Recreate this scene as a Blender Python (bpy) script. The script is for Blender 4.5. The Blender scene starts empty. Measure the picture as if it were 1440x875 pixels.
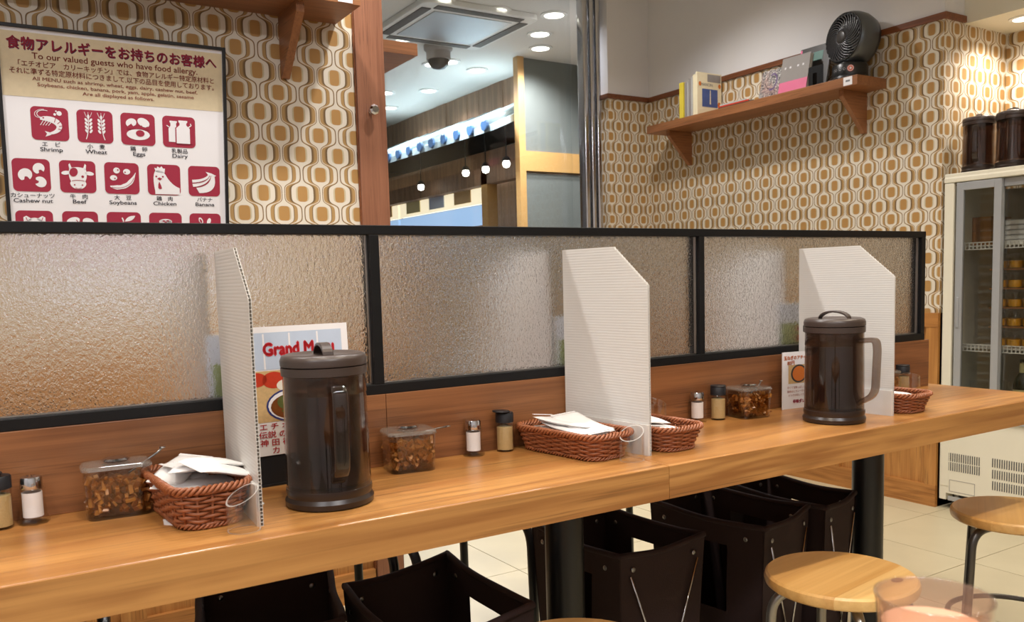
import bpy, math, random
from mathutils import Vector, Matrix, Quaternion
random.seed(7)
PI = math.pi
SC = bpy.context.scene
COL = SC.collection

# ------------------------------------------------------------------ camera
# world: X runs along the glass partition (to the right), Y away through it, Z up; metres
CAM = Vector((0.0, -1.45, 1.0528))
RIGHT = Vector((0.8466465, -0.5314362, -0.0276640))
UP = Vector((0.0721212, 0.0630828, 0.9953990))
FWD = Vector((0.5272459, 0.8447462, -0.0917367))
FPX, PX, PY = 1210.56, 720.0, 506.5
cam_d = bpy.data.cameras.new('camera')
cam = bpy.data.objects.new('camera', cam_d)
COL.objects.link(cam)
cam.matrix_world = Matrix(((RIGHT.x, UP.x, -FWD.x, CAM.x), (RIGHT.y, UP.y, -FWD.y, CAM.y), (RIGHT.z, UP.z, -FWD.z, CAM.z), (0, 0, 0, 1)))
cam_d.sensor_width = 36.0
cam_d.lens = 36.0 * FPX / 1440.0
cam_d.shift_y = (PY - 437.5) / 1440.0
cam_d.clip_start = 0.02
cam_d.dof.use_dof = True
cam_d.dof.focus_distance = 1.85
cam_d.dof.aperture_fstop = 11.0
SC.camera = cam
try: SC.cycles.transparent_max_bounces = 24
except Exception: pass
def ray(x, y): return RIGHT * ((x - PX) / FPX) + UP * (-(y - PY) / FPX) + FWD
def onX(x, y, X): d = ray(x, y); return CAM + d * ((X - CAM.x) / d.x)
def onY(x, y, Y): d = ray(x, y); return CAM + d * ((Y - CAM.y) / d.y)
def onZ(x, y, Z): d = ray(x, y); return CAM + d * ((Z - CAM.z) / d.z)

# ------------------------------------------------------------------ view, world
vs = SC.view_settings
vs.view_transform = 'Standard'; vs.look = 'None'; vs.gamma = 1.0; vs.use_curve_mapping = False
vs.exposure = -0.16
world = bpy.data.worlds.new('world'); SC.world = world; world.use_nodes = True
world.node_tree.nodes['Background'].inputs[0].default_value = (0, 0, 0, 1)
world.node_tree.nodes['Background'].inputs[1].default_value = 0.0

# ------------------------------------------------------------------ ceiling lamps of the room, added cool fill
WARM = (1.0, 0.87, 0.70); NEUT = (1.0, 0.94, 0.87); COOL = (0.92, 0.94, 1.0)
def spot(name, loc, target, power, col, angle=100, blend=0.8, r=0.045):
    l = bpy.data.lights.new(name, 'SPOT'); l.energy = power; l.color = col
    l.spot_size = math.radians(angle); l.spot_blend = blend; l.shadow_soft_size = r
    o = bpy.data.objects.new(name, l); COL.objects.link(o); o.location = loc
    o.rotation_euler = (Vector(target) - Vector(loc)).to_track_quat('-Z', 'Y').to_euler()
    return o
def area(name, loc, target, power, col, sx, sy):
    l = bpy.data.lights.new(name, 'AREA'); l.shape = 'RECTANGLE'; l.size = sx; l.size_y = sy; l.energy = power; l.color = col
    o = bpy.data.objects.new(name, l); COL.objects.link(o); o.location = loc
    o.rotation_euler = (Vector(target) - Vector(loc)).to_track_quat('-Z', 'Y').to_euler()
    return o
# the restaurant's own ceiling downlights, all above or behind the picture
for x in (-0.6, 0.28, 1.2, 2.25):
    spot('downlight_counter_offscreen', (x, -0.75, 2.72), (x, -0.35, 0.7), 54, WARM, 110)
for x in (-0.2, 0.6, 1.35, 2.2):
    spot('downlight_far_seats_offscreen', (x, 0.62, 2.72), (x, 0.70, 0.0), 66, (1.0, 0.97, 0.94), 130)
spot('downlight_aisle_offscreen', (2.7, 1.7, 2.72), (3.1, 1.7, 0.0), 62, (1.0, 0.96, 0.93), 130)
spot('downlight_fridge_aisle_offscreen', (2.9, -0.5, 2.72), (3.1, -0.4, 0.0), 62, WARM, 130)
spot('downlight_near_table_offscreen', (0.6, -2.2, 2.72), (0.6, -1.6, 0.6), 25, WARM, 120)
for x in (-1.3, 0.6):
    area('cool_fill_offscreen', (x, -1.9, 2.74), (x, -1.9, 0.0), 34, COOL, 1.2, 0.3)  # added cool fill for an unseen source behind the camera, shaped as panels

# ------------------------------------------------------------------ helpers: meshes
def tag(o, label=None, cat=None, group=None, kind=None):
    if label: o['label'] = label
    if cat: o['category'] = cat
    if group: o['group'] = group
    if kind: o['kind'] = kind
    return o
def thing(name, label, cat, loc=(0, 0, 0), rz=0.0, group=None, rx=0.0):
    o = bpy.data.objects.new(name, None); COL.objects.link(o); o.empty_display_size = 0.05
    o.location = loc; o.rotation_euler = (rx, 0, rz)
    return tag(o, label, cat, group)
def mesh(name, g, smooth=False):
    m = bpy.data.meshes.new(name); m.from_pydata([tuple(v) for v in g[0]], [], g[1]); m.update()
    if smooth:
        for p in m.polygons: p.use_smooth = True
    return m
def obj(name, g, mat, parent=None, loc=(0, 0, 0), rot=(0, 0, 0), smooth=False, bevel=0.0, seg=2, auto=None):
    m = g if isinstance(g, bpy.types.Mesh) else mesh(name, g, smooth)
    if mat and not m.materials: m.materials.append(MAT[mat] if isinstance(mat, str) else mat)
    o = bpy.data.objects.new(name, m); COL.objects.link(o)
    o.location = loc; o.rotation_euler = rot
    if parent: o.parent = parent
    if bevel > 0:
        b = o.modifiers.new('bevel', 'BEVEL'); b.width = bevel; b.segments = seg; b.limit_method = 'ANGLE'; b.angle_limit = math.radians(40)
    if auto:
        m.set_sharp_from_angle(angle=math.radians(auto))
    return o
def struct(name, g, mat, **k): return tag(obj(name, g, mat, **k), kind='structure')
def copy_tree(o, parent=None):
    c = o.copy(); COL.objects.link(c); c.parent = parent
    for ch in list(o.children): copy_tree(ch, c)
    return c
def place(src, loc, rz=None, label=None):
    c = copy_tree(src); c.location = loc
    if rz is not None: c.rotation_euler[2] = rz
    if label: c['label'] = label
    return c
def box(x0, x1, y0, y1, z0, z1):
    return ([(x0, y0, z0), (x1, y0, z0), (x1, y1, z0), (x0, y1, z0), (x0, y0, z1), (x1, y0, z1), (x1, y1, z1), (x0, y1, z1)],
            [(0, 3, 2, 1), (4, 5, 6, 7), (0, 1, 5, 4), (1, 2, 6, 5), (2, 3, 7, 6), (3, 0, 4, 7)])
def join(*gs):
    V, F = [], []
    for v, f in gs:
        n = len(V); V += list(v); F += [tuple(i + n for i in q) for q in f]
    return V, F
def xf(g, M):
    return [tuple(M @ Vector(v)) for v in g[0]], g[1]
def T(x, y, z): return Matrix.Translation((x, y, z))
def R(a, ax): return Matrix.Rotation(a, 4, ax)
def lathe(prof, n=32, sx=1.0, sy=1.0):
    V, F, rows = [], [], []
    for r, z in prof:
        if r < 1e-6: rows.append([len(V)]); V.append((0, 0, z))
        else:
            rows.append(list(range(len(V), len(V) + n)))
            V += [(r * sx * math.cos(2 * PI * i / n), r * sy * math.sin(2 * PI * i / n), z) for i in range(n)]
    for a, b in zip(rows, rows[1:]):
        for i in range(n):
            j = (i + 1) % n
            if len(a) == 1 and len(b) == 1: continue
            if len(a) == 1: F.append((a[0], b[j], b[i]))
            elif len(b) == 1: F.append((a[i], a[j], b[0]))
            else: F.append((a[i], a[j], b[j], b[i]))
    return V, F
def loft(rings, cap0=True, cap1=True, closed=False):
    V, F = [], []; n = len(rings[0])
    for r in rings: V += [tuple(p) for p in r]
    m = len(rings)
    for k in range(m if closed else m - 1):
        a, b = k * n, ((k + 1) % m) * n
        for i in range(n): F.append((a + i, a + (i + 1) % n, b + (i + 1) % n, b + i))
    if not closed:
        if cap0: F.append(tuple(reversed(range(n))))
        if cap1: F.append(tuple(range((m - 1) * n, m * n)))
    return V, F
def tube(path, r, n=8, closed=False):
    P = [Vector(p) for p in path]; m = len(P); rings = []
    tg = []
    for i in range(m):
        a = P[(i - 1) % m] if (closed or i > 0) else P[i]; b = P[(i + 1) % m] if (closed or i < m - 1) else P[i]
        tg.append((b - a).normalized())
    up = Vector((0, 0, 1)) if abs(tg[0].z) < 0.9 else Vector((1, 0, 0))
    nv = (up - tg[0] * up.dot(tg[0])).normalized()
    for i in range(m):
        nv = (nv - tg[i] * nv.dot(tg[i])).normalized(); bv = tg[i].cross(nv)
        rr = r[i] if isinstance(r, (list, tuple)) else r
        rings.append([P[i] + (nv * math.cos(2 * PI * k / n) + bv * math.sin(2 * PI * k / n)) * rr for k in range(n)])
    return loft(rings, closed=closed)
def arc_path(pts, rad, n=6):
    """polyline with rounded corners"""
    P = [Vector(p) for p in pts]; out = [P[0]]
    for a, b, c in zip(P, P[1:], P[2:]):
        d1 = (a - b); d2 = (c - b); r = min(rad, d1.length * 0.49, d2.length * 0.49)
        s, e = b + d1.normalized() * r, b + d2.normalized() * r
        for i in range(n + 1):
            t = i / n; out.append(s * (1 - t) ** 2 + b * 2 * t * (1 - t) + e * t * t)
    out.append(P[-1]); return out
def prism(poly, ax, a, b):
    """extrude a 2D polygon along axis ax ('x': poly=(y,z), 'y': poly=(x,z), 'z': poly=(x,y))"""
    f = {'x': lambda p, t: (t, p[0], p[1]), 'y': lambda p, t: (p[0], t, p[1]), 'z': lambda p, t: (p[0], p[1], t)}[ax]
    n = len(poly); V = [f(p, a) for p in poly] + [f(p, b) for p in poly]
    F = [tuple(reversed(range(n))), tuple(range(n, 2 * n))] + [(i, (i + 1) % n, n + (i + 1) % n, n + i) for i in range(n)]
    return V, F
def rrect(w, h, r, n=5, cx=0.0, cy=0.0):
    out = []
    for sx, sy, a0 in ((1, 1, 0), (-1, 1, 90), (-1, -1, 180), (1, -1, 270)):
        for i in range(n + 1):
            a = math.radians(a0 + 90 * i / n)
            out.append((cx + sx * (w / 2 - r) + r * math.cos(a), cy + sy * (h / 2 - r) + r * math.sin(a)))
    return out
def disc(cx, cy, rx, ry=None, n=24, rot=0.0, a0=0.0, a1=360.0):
    ry = ry or rx; c, s = math.cos(rot), math.sin(rot); out = []
    full = abs(a1 - a0 - 360) < 1e-6
    for i in range(n if full else n + 1):
        a = math.radians(a0 + (a1 - a0) * i / n); x, y = rx * math.cos(a), ry * math.sin(a)
        out.append((cx + c * x - s * y, cy + s * x + c * y))
    return out
def polys(ps, y, flip=False):
    """flat 2D polygons (x,z) at depth y, facing -Y"""
    V, F = [], []
    for p in ps:
        ar = sum(p[i][0] * p[(i + 1) % len(p)][1] - p[(i + 1) % len(p)][0] * p[i][1] for i in range(len(p)))
        q = p if ar > 0 else list(reversed(p)); n = len(V)
        V += [(a, y, b) for a, b in q]; F.append(tuple(range(n, n + len(q))))
    return V, F
def stroke(pts, w):
    """2D ribbon along pts, width w (number or list)"""
    L, Rr = [], []
    for i, p in enumerate(pts):
        a = pts[max(0, i - 1)]; b = pts[min(len(pts) - 1, i + 1)]
        dx, dy = b[0] - a[0], b[1] - a[1]; l = math.hypot(dx, dy) or 1
        ww = (w[i] if isinstance(w, list) else w) / 2
        L.append((p[0] - dy / l * ww, p[1] + dx / l * ww)); Rr.append((p[0] + dy / l * ww, p[1] - dx / l * ww))
    return L + Rr[::-1]
def text(name, s, size, mat, parent, loc, rot=(PI / 2, 0, 0), align='CENTER', bold=0.0, sx=1.0, space=1.0):
    c = bpy.data.curves.new(name, 'FONT'); c.body = s; c.size = size; c.align_x = align; c.space_character = space; c.resolution_u = 3
    t = bpy.data.objects.new(name, c)
    m = bpy.data.meshes.new_from_object(t); bpy.data.objects.remove(t); bpy.data.curves.remove(c)
    if bold > 0:
        V0 = [v.co.copy() for v in m.vertices]; F0 = [tuple(p.vertices) for p in m.polygons]; nm_ = m.name; V1, F1 = [], []
        for ox, oy in ((-bold, 0), (bold, 0), (0, bold), (0, -bold)):
            n0 = len(V1); V1 += [(v.x + ox, v.y + oy, v.z) for v in V0]; F1 += [tuple(i + n0 for i in f) for f in F0]
        bpy.data.meshes.remove(m); m = bpy.data.meshes.new(nm_); m.from_pydata(V1, [], F1); m.update()
    for v in m.vertices: v.co.x *= sx
    m.materials.clear(); m.materials.append(MAT[mat]); m.name = name
    o = bpy.data.objects.new(name, m); COL.objects.link(o); o.location = loc; o.rotation_euler = rot
    if parent: o.parent = parent
    return o

# ------------------------------------------------------------------ helpers: materials
MAT = {}
def lin(c):
    c = c / 255.0; return c / 12.92 if c <= 0.04045 else ((c + 0.055) / 1.055) ** 2.4
def rgb(r, g, b): return (lin(r), lin(g), lin(b), 1.0)
class S:
    """node socket with arithmetic"""
    nt = None
    def __init__(s, k): s.k = k
    @staticmethod
    def m(op, *a, clamp=False):
        n = S.nt.nodes.new('ShaderNodeMath'); n.operation = op; n.use_clamp = clamp
        for i, v in enumerate(a):
            if isinstance(v, S): S.nt.links.new(v.k, n.inputs[i])
            else: n.inputs[i].default_value = v
        return S(n.outputs[0])
    def __add__(s, o): return S.m('ADD', s, o)
    __radd__ = __add__
    def __sub__(s, o): return S.m('SUBTRACT', s, o)
    def __rsub__(s, o): return S.m('SUBTRACT', o, s)
    def __mul__(s, o): return S.m('MULTIPLY', s, o)
    __rmul__ = __mul__
    def __truediv__(s, o): return S.m('DIVIDE', s, o)
    def __pow__(s, o): return S.m('POWER', s, o)
    def abs(s): return S.m('ABSOLUTE', s)
    def frac(s): return S.m('FRACT', s)
    def step(s, e, w): return S.m('ADD', (s - e) / w, 0.5, clamp=True)   # soft threshold, s > e
def cmix(f, a, b):
    n = S.nt.nodes.new('ShaderNodeMix'); n.data_type = 'RGBA'
    for i, v in ((0, f), (6, a), (7, b)):
        if isinstance(v, S): S.nt.links.new(v.k, n.inputs[i])
        else: n.inputs[i].default_value = v
    return S(n.outputs[2])
def new_mat(name):
    m = bpy.data.materials.new(name); m.use_nodes = True; MAT[name] = m; S.nt = m.node_tree
    return m, m.node_tree, m.node_tree.nodes['Principled BSDF']
def coords(scale=(1, 1, 1)):
    tc = S.nt.nodes.new('ShaderNodeTexCoord'); mp = S.nt.nodes.new('ShaderNodeMapping'); mp.inputs['Scale'].default_value = scale
    S.nt.links.new(tc.outputs['Object'], mp.inputs['Vector']); return mp.outputs[0]
def noise(vec, scale, detail=4, rough=0.55, dist=0.0):
    n = S.nt.nodes.new('ShaderNodeTexNoise'); n.inputs['Scale'].default_value = scale; n.inputs['Detail'].default_value = detail
    n.inputs['Roughness'].default_value = rough; n.inputs['Distortion'].default_value = dist
    S.nt.links.new(vec, n.inputs['Vector']); return S(n.outputs['Fac'])
def bump(bsdf, h, strength, dist=0.002):
    b = S.nt.nodes.new('ShaderNodeBump'); b.inputs['Strength'].default_value = strength; b.inputs['Distance'].default_value = dist
    S.nt.links.new(h.k, b.inputs['Height']); S.nt.links.new(b.outputs[0], bsdf.inputs['Normal'])
def simple(name, c, rough=0.5, metal=0.0, vary=0.06, spec=None, coat=0.0, nscale=30, emit=0.0, bumpy=0.0):
    m, nt, b = new_mat(name)
    c = rgb(*c)
    if vary > 0:
        f = noise(coords(), nscale, 3)
        lo = tuple(x * (1 - vary) for x in c[:3]) + (1,); hi = tuple(min(1, x * (1 + vary)) for x in c[:3]) + (1,)
        col = cmix(f, lo, hi); nt.links.new(col.k, b.inputs['Base Color'])
        if bumpy: bump(b, noise(coords(), nscale * 6, 2), bumpy)
    else: b.inputs['Base Color'].default_value = c
    b.inputs['Roughness'].default_value = rough; b.inputs['Metallic'].default_value = metal
    if spec is not None: b.inputs['Specular IOR Level'].default_value = spec
    if coat: b.inputs['Coat Weight'].default_value = coat; b.inputs['Coat Roughness'].default_value = 0.15
    if emit:
        b.inputs['Emission Color'].default_value = c; b.inputs['Emission Strength'].default_value = emit
    return m
def wood(name, light, dark, axis='x', rough=0.4, ring=6.0, fine=90.0, contrast=1.0, coat=0.0, pores=0.55):
    """grain runs along axis"""
    m, nt, b = new_mat(name)
    st = {'x': (0.09, 1, 1), 'y': (1, 0.09, 1), 'z': (1, 1, 0.09)}[axis]
    st2 = {'x': (0.02, 1, 1), 'y': (1, 0.02, 1), 'z': (1, 1, 0.02)}[axis]
    big = noise(coords(st), ring, 3, 0.5, 0.6)
    rings = S.m('SINE', big * 42.0) * 0.5 + 0.5
    f = noise(coords(st2), fine, 4, 0.65)
    lines = noise(coords(st2), fine * 3.5, 2, 0.5)
    broad = noise(coords(st), 2.2, 2, 0.5)
    k = (rings - 0.5) * (0.45 * contrast) + (f - 0.5) * 1.5 + (broad - 0.5) * 0.9 + 0.55
    col = cmix(S.m('ADD', k, 0, clamp=True), rgb(*dark), rgb(*light))
    pore = (1.0 - lines.step(0.40, 0.10)) * noise(coords(st), 14, 2).step(0.48, 0.2)
    col = cmix(pore * pores, col, rgb(*[c * 0.62 for c in dark])); nt.links.new(col.k, b.inputs['Base Color'])
    rr = f * 0.12 + (rough - 0.06); nt.links.new(rr.k, b.inputs['Roughness'])
    bump(b, f, 0.08, 0.001)
    if coat: b.inputs['Coat Weight'].default_value = coat; b.inputs['Coat Roughness'].default_value = 0.2
    return m
def clear(name, tint, ior=1.45, rough=0.03, spec=1.0, haze=0.0, hcol=(200, 200, 200)):
    """thin clear plastic or glass sheet: tinted see-through with fresnel gloss"""
    m, nt, b = new_mat(name); out = nt.nodes['Material Output']; nt.nodes.remove(b)
    t = nt.nodes.new('ShaderNodeBsdfTransparent'); t.inputs[0].default_value = tint
    g = nt.nodes.new('ShaderNodeBsdfGlossy'); g.inputs['Roughness'].default_value = rough; g.inputs['Color'].default_value = (spec, spec, spec, 1)
    lw_ = nt.nodes.new('ShaderNodeLayerWeight'); lw_.inputs['Blend'].default_value = 0.5
    f0 = ((ior - 1) / (ior + 1)) ** 2
    fr = nt.nodes.new('ShaderNodeMath'); fr.operation = 'POWER'; nt.links.new(lw_.outputs['Facing'], fr.inputs[0]); fr.inputs[1].default_value = 4.0
    fm = nt.nodes.new('ShaderNodeMath'); fm.operation = 'MULTIPLY_ADD'; nt.links.new(fr.outputs[0], fm.inputs[0]); fm.inputs[1].default_value = 0.9 - f0; fm.inputs[2].default_value = f0
    fr = fm
    mx = nt.nodes.new('ShaderNodeMixShader'); nt.links.new(fr.outputs[0], mx.inputs[0]); nt.links.new(t.outputs[0], mx.inputs[1]); nt.links.new(g.outputs[0], mx.inputs[2])
    if haze > 0:
        df = nt.nodes.new('ShaderNodeBsdfDiffuse'); df.inputs[0].default_value = rgb(*hcol); m2 = nt.nodes.new('ShaderNodeMixShader'); m2.inputs[0].default_value = haze
        nt.links.new(t.outputs[0], m2.inputs[1]); nt.links.new(df.outputs[0], m2.inputs[2]); nt.links.new(m2.outputs[0], mx.inputs[1])
    nt.links.new(mx.outputs[0], out.inputs[0]); return m
def wallpaper(name, axis, u0, v0):
    m, nt, b = new_mat(name)
    tc = nt.nodes.new('ShaderNodeTexCoord'); sp = nt.nodes.new('ShaderNodeSeparateXYZ'); nt.links.new(tc.outputs['Object'], sp.inputs[0])
    u = S(sp.outputs[0 if axis == 'x' else 1]); v = S(sp.outputs[2]); TT = 0.1216
    u = (u - u0) / TT; v = (v - v0) / TT
    t = ((u + 100.5).frac() - 0.5).abs()
    Lv = S.m('TANH', S.m('COSINE', v * (2 * PI)) * 2.5) / math.tanh(2.5)
    Sv = Lv * 0.5 + 0.5; Pv = 1.0 - Sv
    xq = Sv * 0.265 + 0.025; xp = 0.475 - Pv * 0.222
    s = (t - xq) / (xp - xq)
    dq = ((v + 100.5).frac() - 0.5).abs(); dp = 0.5 - dq; tp = 0.5 - t
    W, PALE, AMB, TAN, DK, CR = rgb(222, 214, 198), rgb(196, 184, 152), rgb(176, 134, 78), rgb(172, 138, 88), rgb(104, 82, 54), rgb(240, 226, 196)
    def oval(x, y, a, bb): return 1.0 - (((x / a) ** 4.0) + ((y / bb) ** 4.0)).step(1.0, 0.25)
    base = cmix(S.m('MAXIMUM', oval(t, dq, 0.172, 0.192), oval(tp, dp, 0.178, 0.180)), W, PALE)
    base = cmix(S.m('MAXIMUM', oval(t, dq, 0.128, 0.198), oval(tp, dp, 0.140, 0.186)), base, AMB)
    # band between the two curves
    wl = Sv * 0.69 + 0.12; wh = Sv * 0.36 + 0.54
    band = cmix(s.step(wl, 0.05) * (1.0 - s.step(wh, 0.05)), TAN, W)
    dl = Sv * 0.22 + 0.09
    band = cmix(1.0 - S.m('ADD', (s - dl) / (Sv * 0.22 + 0.04), 0.5, clamp=True), band, DK)
    band = cmix(s.step(0.92, 0.05), band, DK)
    inb = t.step(xq, 0.008) * (1.0 - t.step(xp, 0.008))
    col = cmix(inb, base, band)
    fab = noise(coords((1, 1, 1)), 900, 2)
    col = cmix(fab * 0.16, col, rgb(170, 130, 80))
    nt.links.new(col.k, b.inputs['Base Color']); b.inputs['Roughness'].default_value = 0.62
    b.inputs['Specular IOR Level'].default_value = 0.3
    return m

# ------------------------------------------------------------------ materials
wallpaper('paper_x', 'x', onY(475.2, 220.1, 1.2).x, onY(475.2, 220.1, 1.2).z)
XW = 3.568
_q = onX(1272, 170.9, XW)
wallpaper('paper_y', 'y', _q.y, _q.z)
wallpaper('paper_n', 'x', XW + 0.03, _q.z + 0.0608)
wood('oak_top', (194, 140, 78), (152, 99, 49), 'x', 0.33, 5.0, 70, 1.0, 0.15)
wood('oak_edge', (194, 140, 78), (152, 99, 49), 'x', 0.42, 9.0, 60, 1.6)
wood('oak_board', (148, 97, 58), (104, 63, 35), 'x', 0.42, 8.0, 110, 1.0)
wood('oak_panel', (196, 140, 76), (158, 102, 48), 'z', 0.45, 6.0, 90, 0.8)
wood('oak_rail', (190, 132, 70), (150, 95, 44), 'y', 0.45, 6.0, 90, 0.8)
wood('oak_rail_x', (190, 132, 70), (150, 95, 44), 'x', 0.45, 6.0, 90, 0.8)
wood('red_oak_z', (158, 106, 78), (120, 76, 54), 'z', 0.4, 5.0, 120, 0.5)
wood('shelf_wood_y', (160, 106, 66), (122, 76, 44), 'y', 0.42, 6.0, 100, 0.6)
wood('shelf_wood_x', (160, 106, 66), (122, 76, 44), 'x', 0.42, 6.0, 100, 0.6)
wood('trim_wood', (140, 82, 46), (100, 56, 30), 'y', 0.45, 6.0, 100, 0.5)
wood('seat_wood', (232, 190, 122), (204, 152, 84), 'x', 0.32, 4.0, 40, 0.8, 0.2, 0.1)
simple('white_wall', (228, 226, 226), 0.8, vary=0.02, nscale=8)
simple('ceiling_white', (225, 222, 215), 0.85, vary=0.02)
simple('tile', (200, 188, 156), 0.35, vary=0.10, nscale=5)
simple('hall_floor', (158, 160, 162), 0.4, vary=0.12, nscale=3)
simple('grout', (150, 140, 122), 0.8, vary=0.05)
simple('black_metal', (20, 20, 22), 0.35, 0.0, vary=0.0, spec=0.5)
simple('black_paint', (11, 11, 13), 0.5, vary=0.0, spec=0.3)
simple('chrome', (205, 205, 208), 0.12, 1.0, vary=0.0)
simple('steel', (150, 148, 146), 0.3, 1.0, vary=0.05)
simple('grey_tube', (150, 146, 140), 0.28, 0.85, vary=0.04)
simple('dark_tube', (88, 84, 80), 0.32, 0.8, vary=0.04)
simple('alu', (178, 180, 182), 0.4, 0.4, vary=0.02)
simple('cream_enamel', (226, 220, 200), 0.4, vary=0.02, nscale=6)
simple('white_plastic', (236, 236, 232), 0.45, vary=0.02)
simple('vent_shade', (84, 82, 80), 0.7, vary=0.0)  # dark tone painted for the shade inside vent openings
simple('paper_white', (236, 234, 236), 0.55, vary=0.0)
simple('parchment', (216, 200, 166), 0.6, vary=0.10, nscale=55)
simple('ink_red', (168, 40, 66), 0.6, vary=0.0)
simple('ink_maroon', (158, 36, 62), 0.6, vary=0.0)
simple('ink_dark', (46, 42, 56), 0.6, vary=0.0)
simple('ink_brown', (158, 72, 58), 0.6, vary=0.0)
simple('ink_shadow', (92, 70, 110), 0.6, vary=0.0)
simple('ink_scarlet', (206, 34, 44), 0.5, vary=0.0)
simple('ink_orange', (214, 118, 42), 0.5, vary=0.0)
simple('ink_grey', (120, 120, 122), 0.6, vary=0.0)
simple('brown_fabric', (44, 24, 20), 0.85, vary=0.15, nscale=60, bumpy=0.2)
simple('matte_black', (8, 8, 9), 0.95, vary=0.0, spec=0.05)
simple('brown_mesh', (70, 58, 46), 0.8, vary=0.1)
simple('smoke_lid', (64, 52, 47), 0.34, vary=0.03, spec=0.5)
simple('smoke_base', (44, 33, 28), 0.3, vary=0.03, spec=0.5)
simple('wicker', (152, 90, 56), 0.42, vary=0.28, nscale=60)
simple('wipe_white', (240, 238, 236), 0.35, vary=0.03, nscale=80)
simple('salt', (240, 234, 232), 0.8, vary=0.02, nscale=500)
simple('pepper', (186, 156, 104), 0.85, vary=0.25, nscale=700)
simple('pickle', (156, 104, 48), 0.3, vary=0.3, nscale=45)
simple('black_plastic', (22, 23, 28), 0.5, vary=0.0)
simple('fan_grey', (96, 100, 102), 0.3, 0.6, vary=0.02)
simple('fan_black', (14, 14, 16), 0.32, vary=0.0)
simple('fan_vane', (66, 66, 70), 0.25, vary=0.0, spec=0.8)
simple('sticker_orange', (226, 110, 80), 0.5, vary=0.0)
simple('book_yellow', (226, 204, 70), 0.5, vary=0.1)
simple('book_green', (80, 140, 56), 0.5, vary=0.05)
simple('book_grey', (150, 144, 140), 0.5, vary=0.08)
simple('book_silver', (186, 184, 180), 0.4, vary=0.08)
simple('book_cream', (236, 224, 190), 0.5, vary=0.05)
simple('book_blue', (72, 92, 150), 0.5, vary=0.25, nscale=25)
simple('book_pink', (236, 120, 160), 0.35, vary=0.03)
simple('book_dark', (60, 56, 54), 0.35, vary=0.1)
simple('book_teal', (70, 116, 104), 0.4, vary=0.1)
simple('page', (232, 226, 212), 0.7, vary=0.05)
simple('pudding', (236, 172, 24), 0.35, vary=0.05)
simple('tray_wood', (150, 100, 50), 0.6, vary=0.1)
simple('fridge_inner', (204, 200, 188), 0.6, vary=0.05)
simple('bottle_green', (26, 34, 20), 0.1, vary=0.0, spec=0.7)
simple('label_cream', (214, 204, 150), 0.6, vary=0.05)
simple('stone_grey', (108, 112, 106), 0.75, vary=0.08, nscale=12)
simple('gold_wood', (196, 152, 92), 0.5, vary=0.08)
simple('roof_tile', (150, 168, 172), 0.2, vary=0.3, spec=0.8, nscale=6)
simple('roof_edge', (52, 84, 120), 0.35, vary=0.1)
simple('tea_milk', (232, 178, 146), 0.4, vary=0.04)
simple('sauce', (120, 66, 24), 0.35, vary=0.35, nscale=120)
simple('ink_wine', (120, 30, 40), 0.5, vary=0.0)
simple('plate_blue', (52, 58, 120), 0.3, vary=0.0)
simple('food_green', (86, 92, 40), 0.5, vary=0.3, nscale=150)
simple('food_red', (196, 60, 34), 0.4, vary=0.15, nscale=150)
simple('food_beige', (206, 172, 120), 0.6, vary=0.25, nscale=150)
simple('sky_print', (190, 204, 224), 0.5, vary=0.06)
simple('green_print', (168, 176, 112), 0.5, vary=0.1)
clear('acrylic', (0.975, 0.975, 0.975, 1), 1.65, 0.03)
clear('lid_glass', (0.88, 0.87, 0.85, 1), 1.9, 0.05, haze=0.14, hcol=(200, 196, 188))
clear('jar_glass', (0.94, 0.94, 0.93, 1), 1.55, 0.02)
clear('amber_glass', (0.84, 0.66, 0.42, 1), 1.3, 0.04)
clear('smoke_body', (0.60, 0.53, 0.49, 1), 1.55, 0.05, haze=0.05, hcol=(80, 71, 66))
clear('smoke_inner', (0.74, 0.65, 0.59, 1), 1.4, 0.12, haze=0.07, hcol=(84, 68, 58))
clear('tumbler', (0.90, 0.84, 0.80, 1), 1.5, 0.05, haze=0.16, hcol=(200, 176, 160))
clear('acrylic_edge', (0.9, 0.9, 0.9, 1), 1.7, 0.1, haze=0.4, hcol=(225, 222, 216))
clear('window_glass', (0.96, 0.97, 0.97, 1), 1.45, 0.0)
clear('fridge_glass', (0.80, 0.80, 0.78, 1), 1.5, 0.02)
for nm, c, e in (('lamp_glow', (255, 250, 238), 9.0), ('sign_glow', (255, 240, 205), 1.0), ('blue_glow', (170, 205, 245), 0.9)):
    simple(nm, c, 0.5, vary=0.0, emit=e)

# twin-wall plastic board: lets light through softly
m, nt, b = new_mat('twinwall')
out = nt.nodes['Material Output']
b.inputs['Base Color'].default_value = rgb(246, 244, 240); b.inputs['Roughness'].default_value = 0.3
tl = nt.nodes.new('ShaderNodeBsdfTranslucent'); tl.inputs[0].default_value = rgb(238, 232, 224)
tr = nt.nodes.new('ShaderNodeBsdfTransparent'); tr.inputs[0].default_value = (0.95, 0.95, 0.95, 1)
m1 = nt.nodes.new('ShaderNodeMixShader'); m1.inputs[0].default_value = 0.28
m2 = nt.nodes.new('ShaderNodeMixShader'); m2.inputs[0].default_value = 0.05
nt.links.new(b.outputs[0], m1.inputs[1]); nt.links.new(tl.outputs[0], m1.inputs[2])
nt.links.new(m1.outputs[0], m2.inputs[1]); nt.links.new(tr.outputs[0], m2.inputs[2]); nt.links.new(m2.outputs[0], out.inputs[0])

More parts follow.
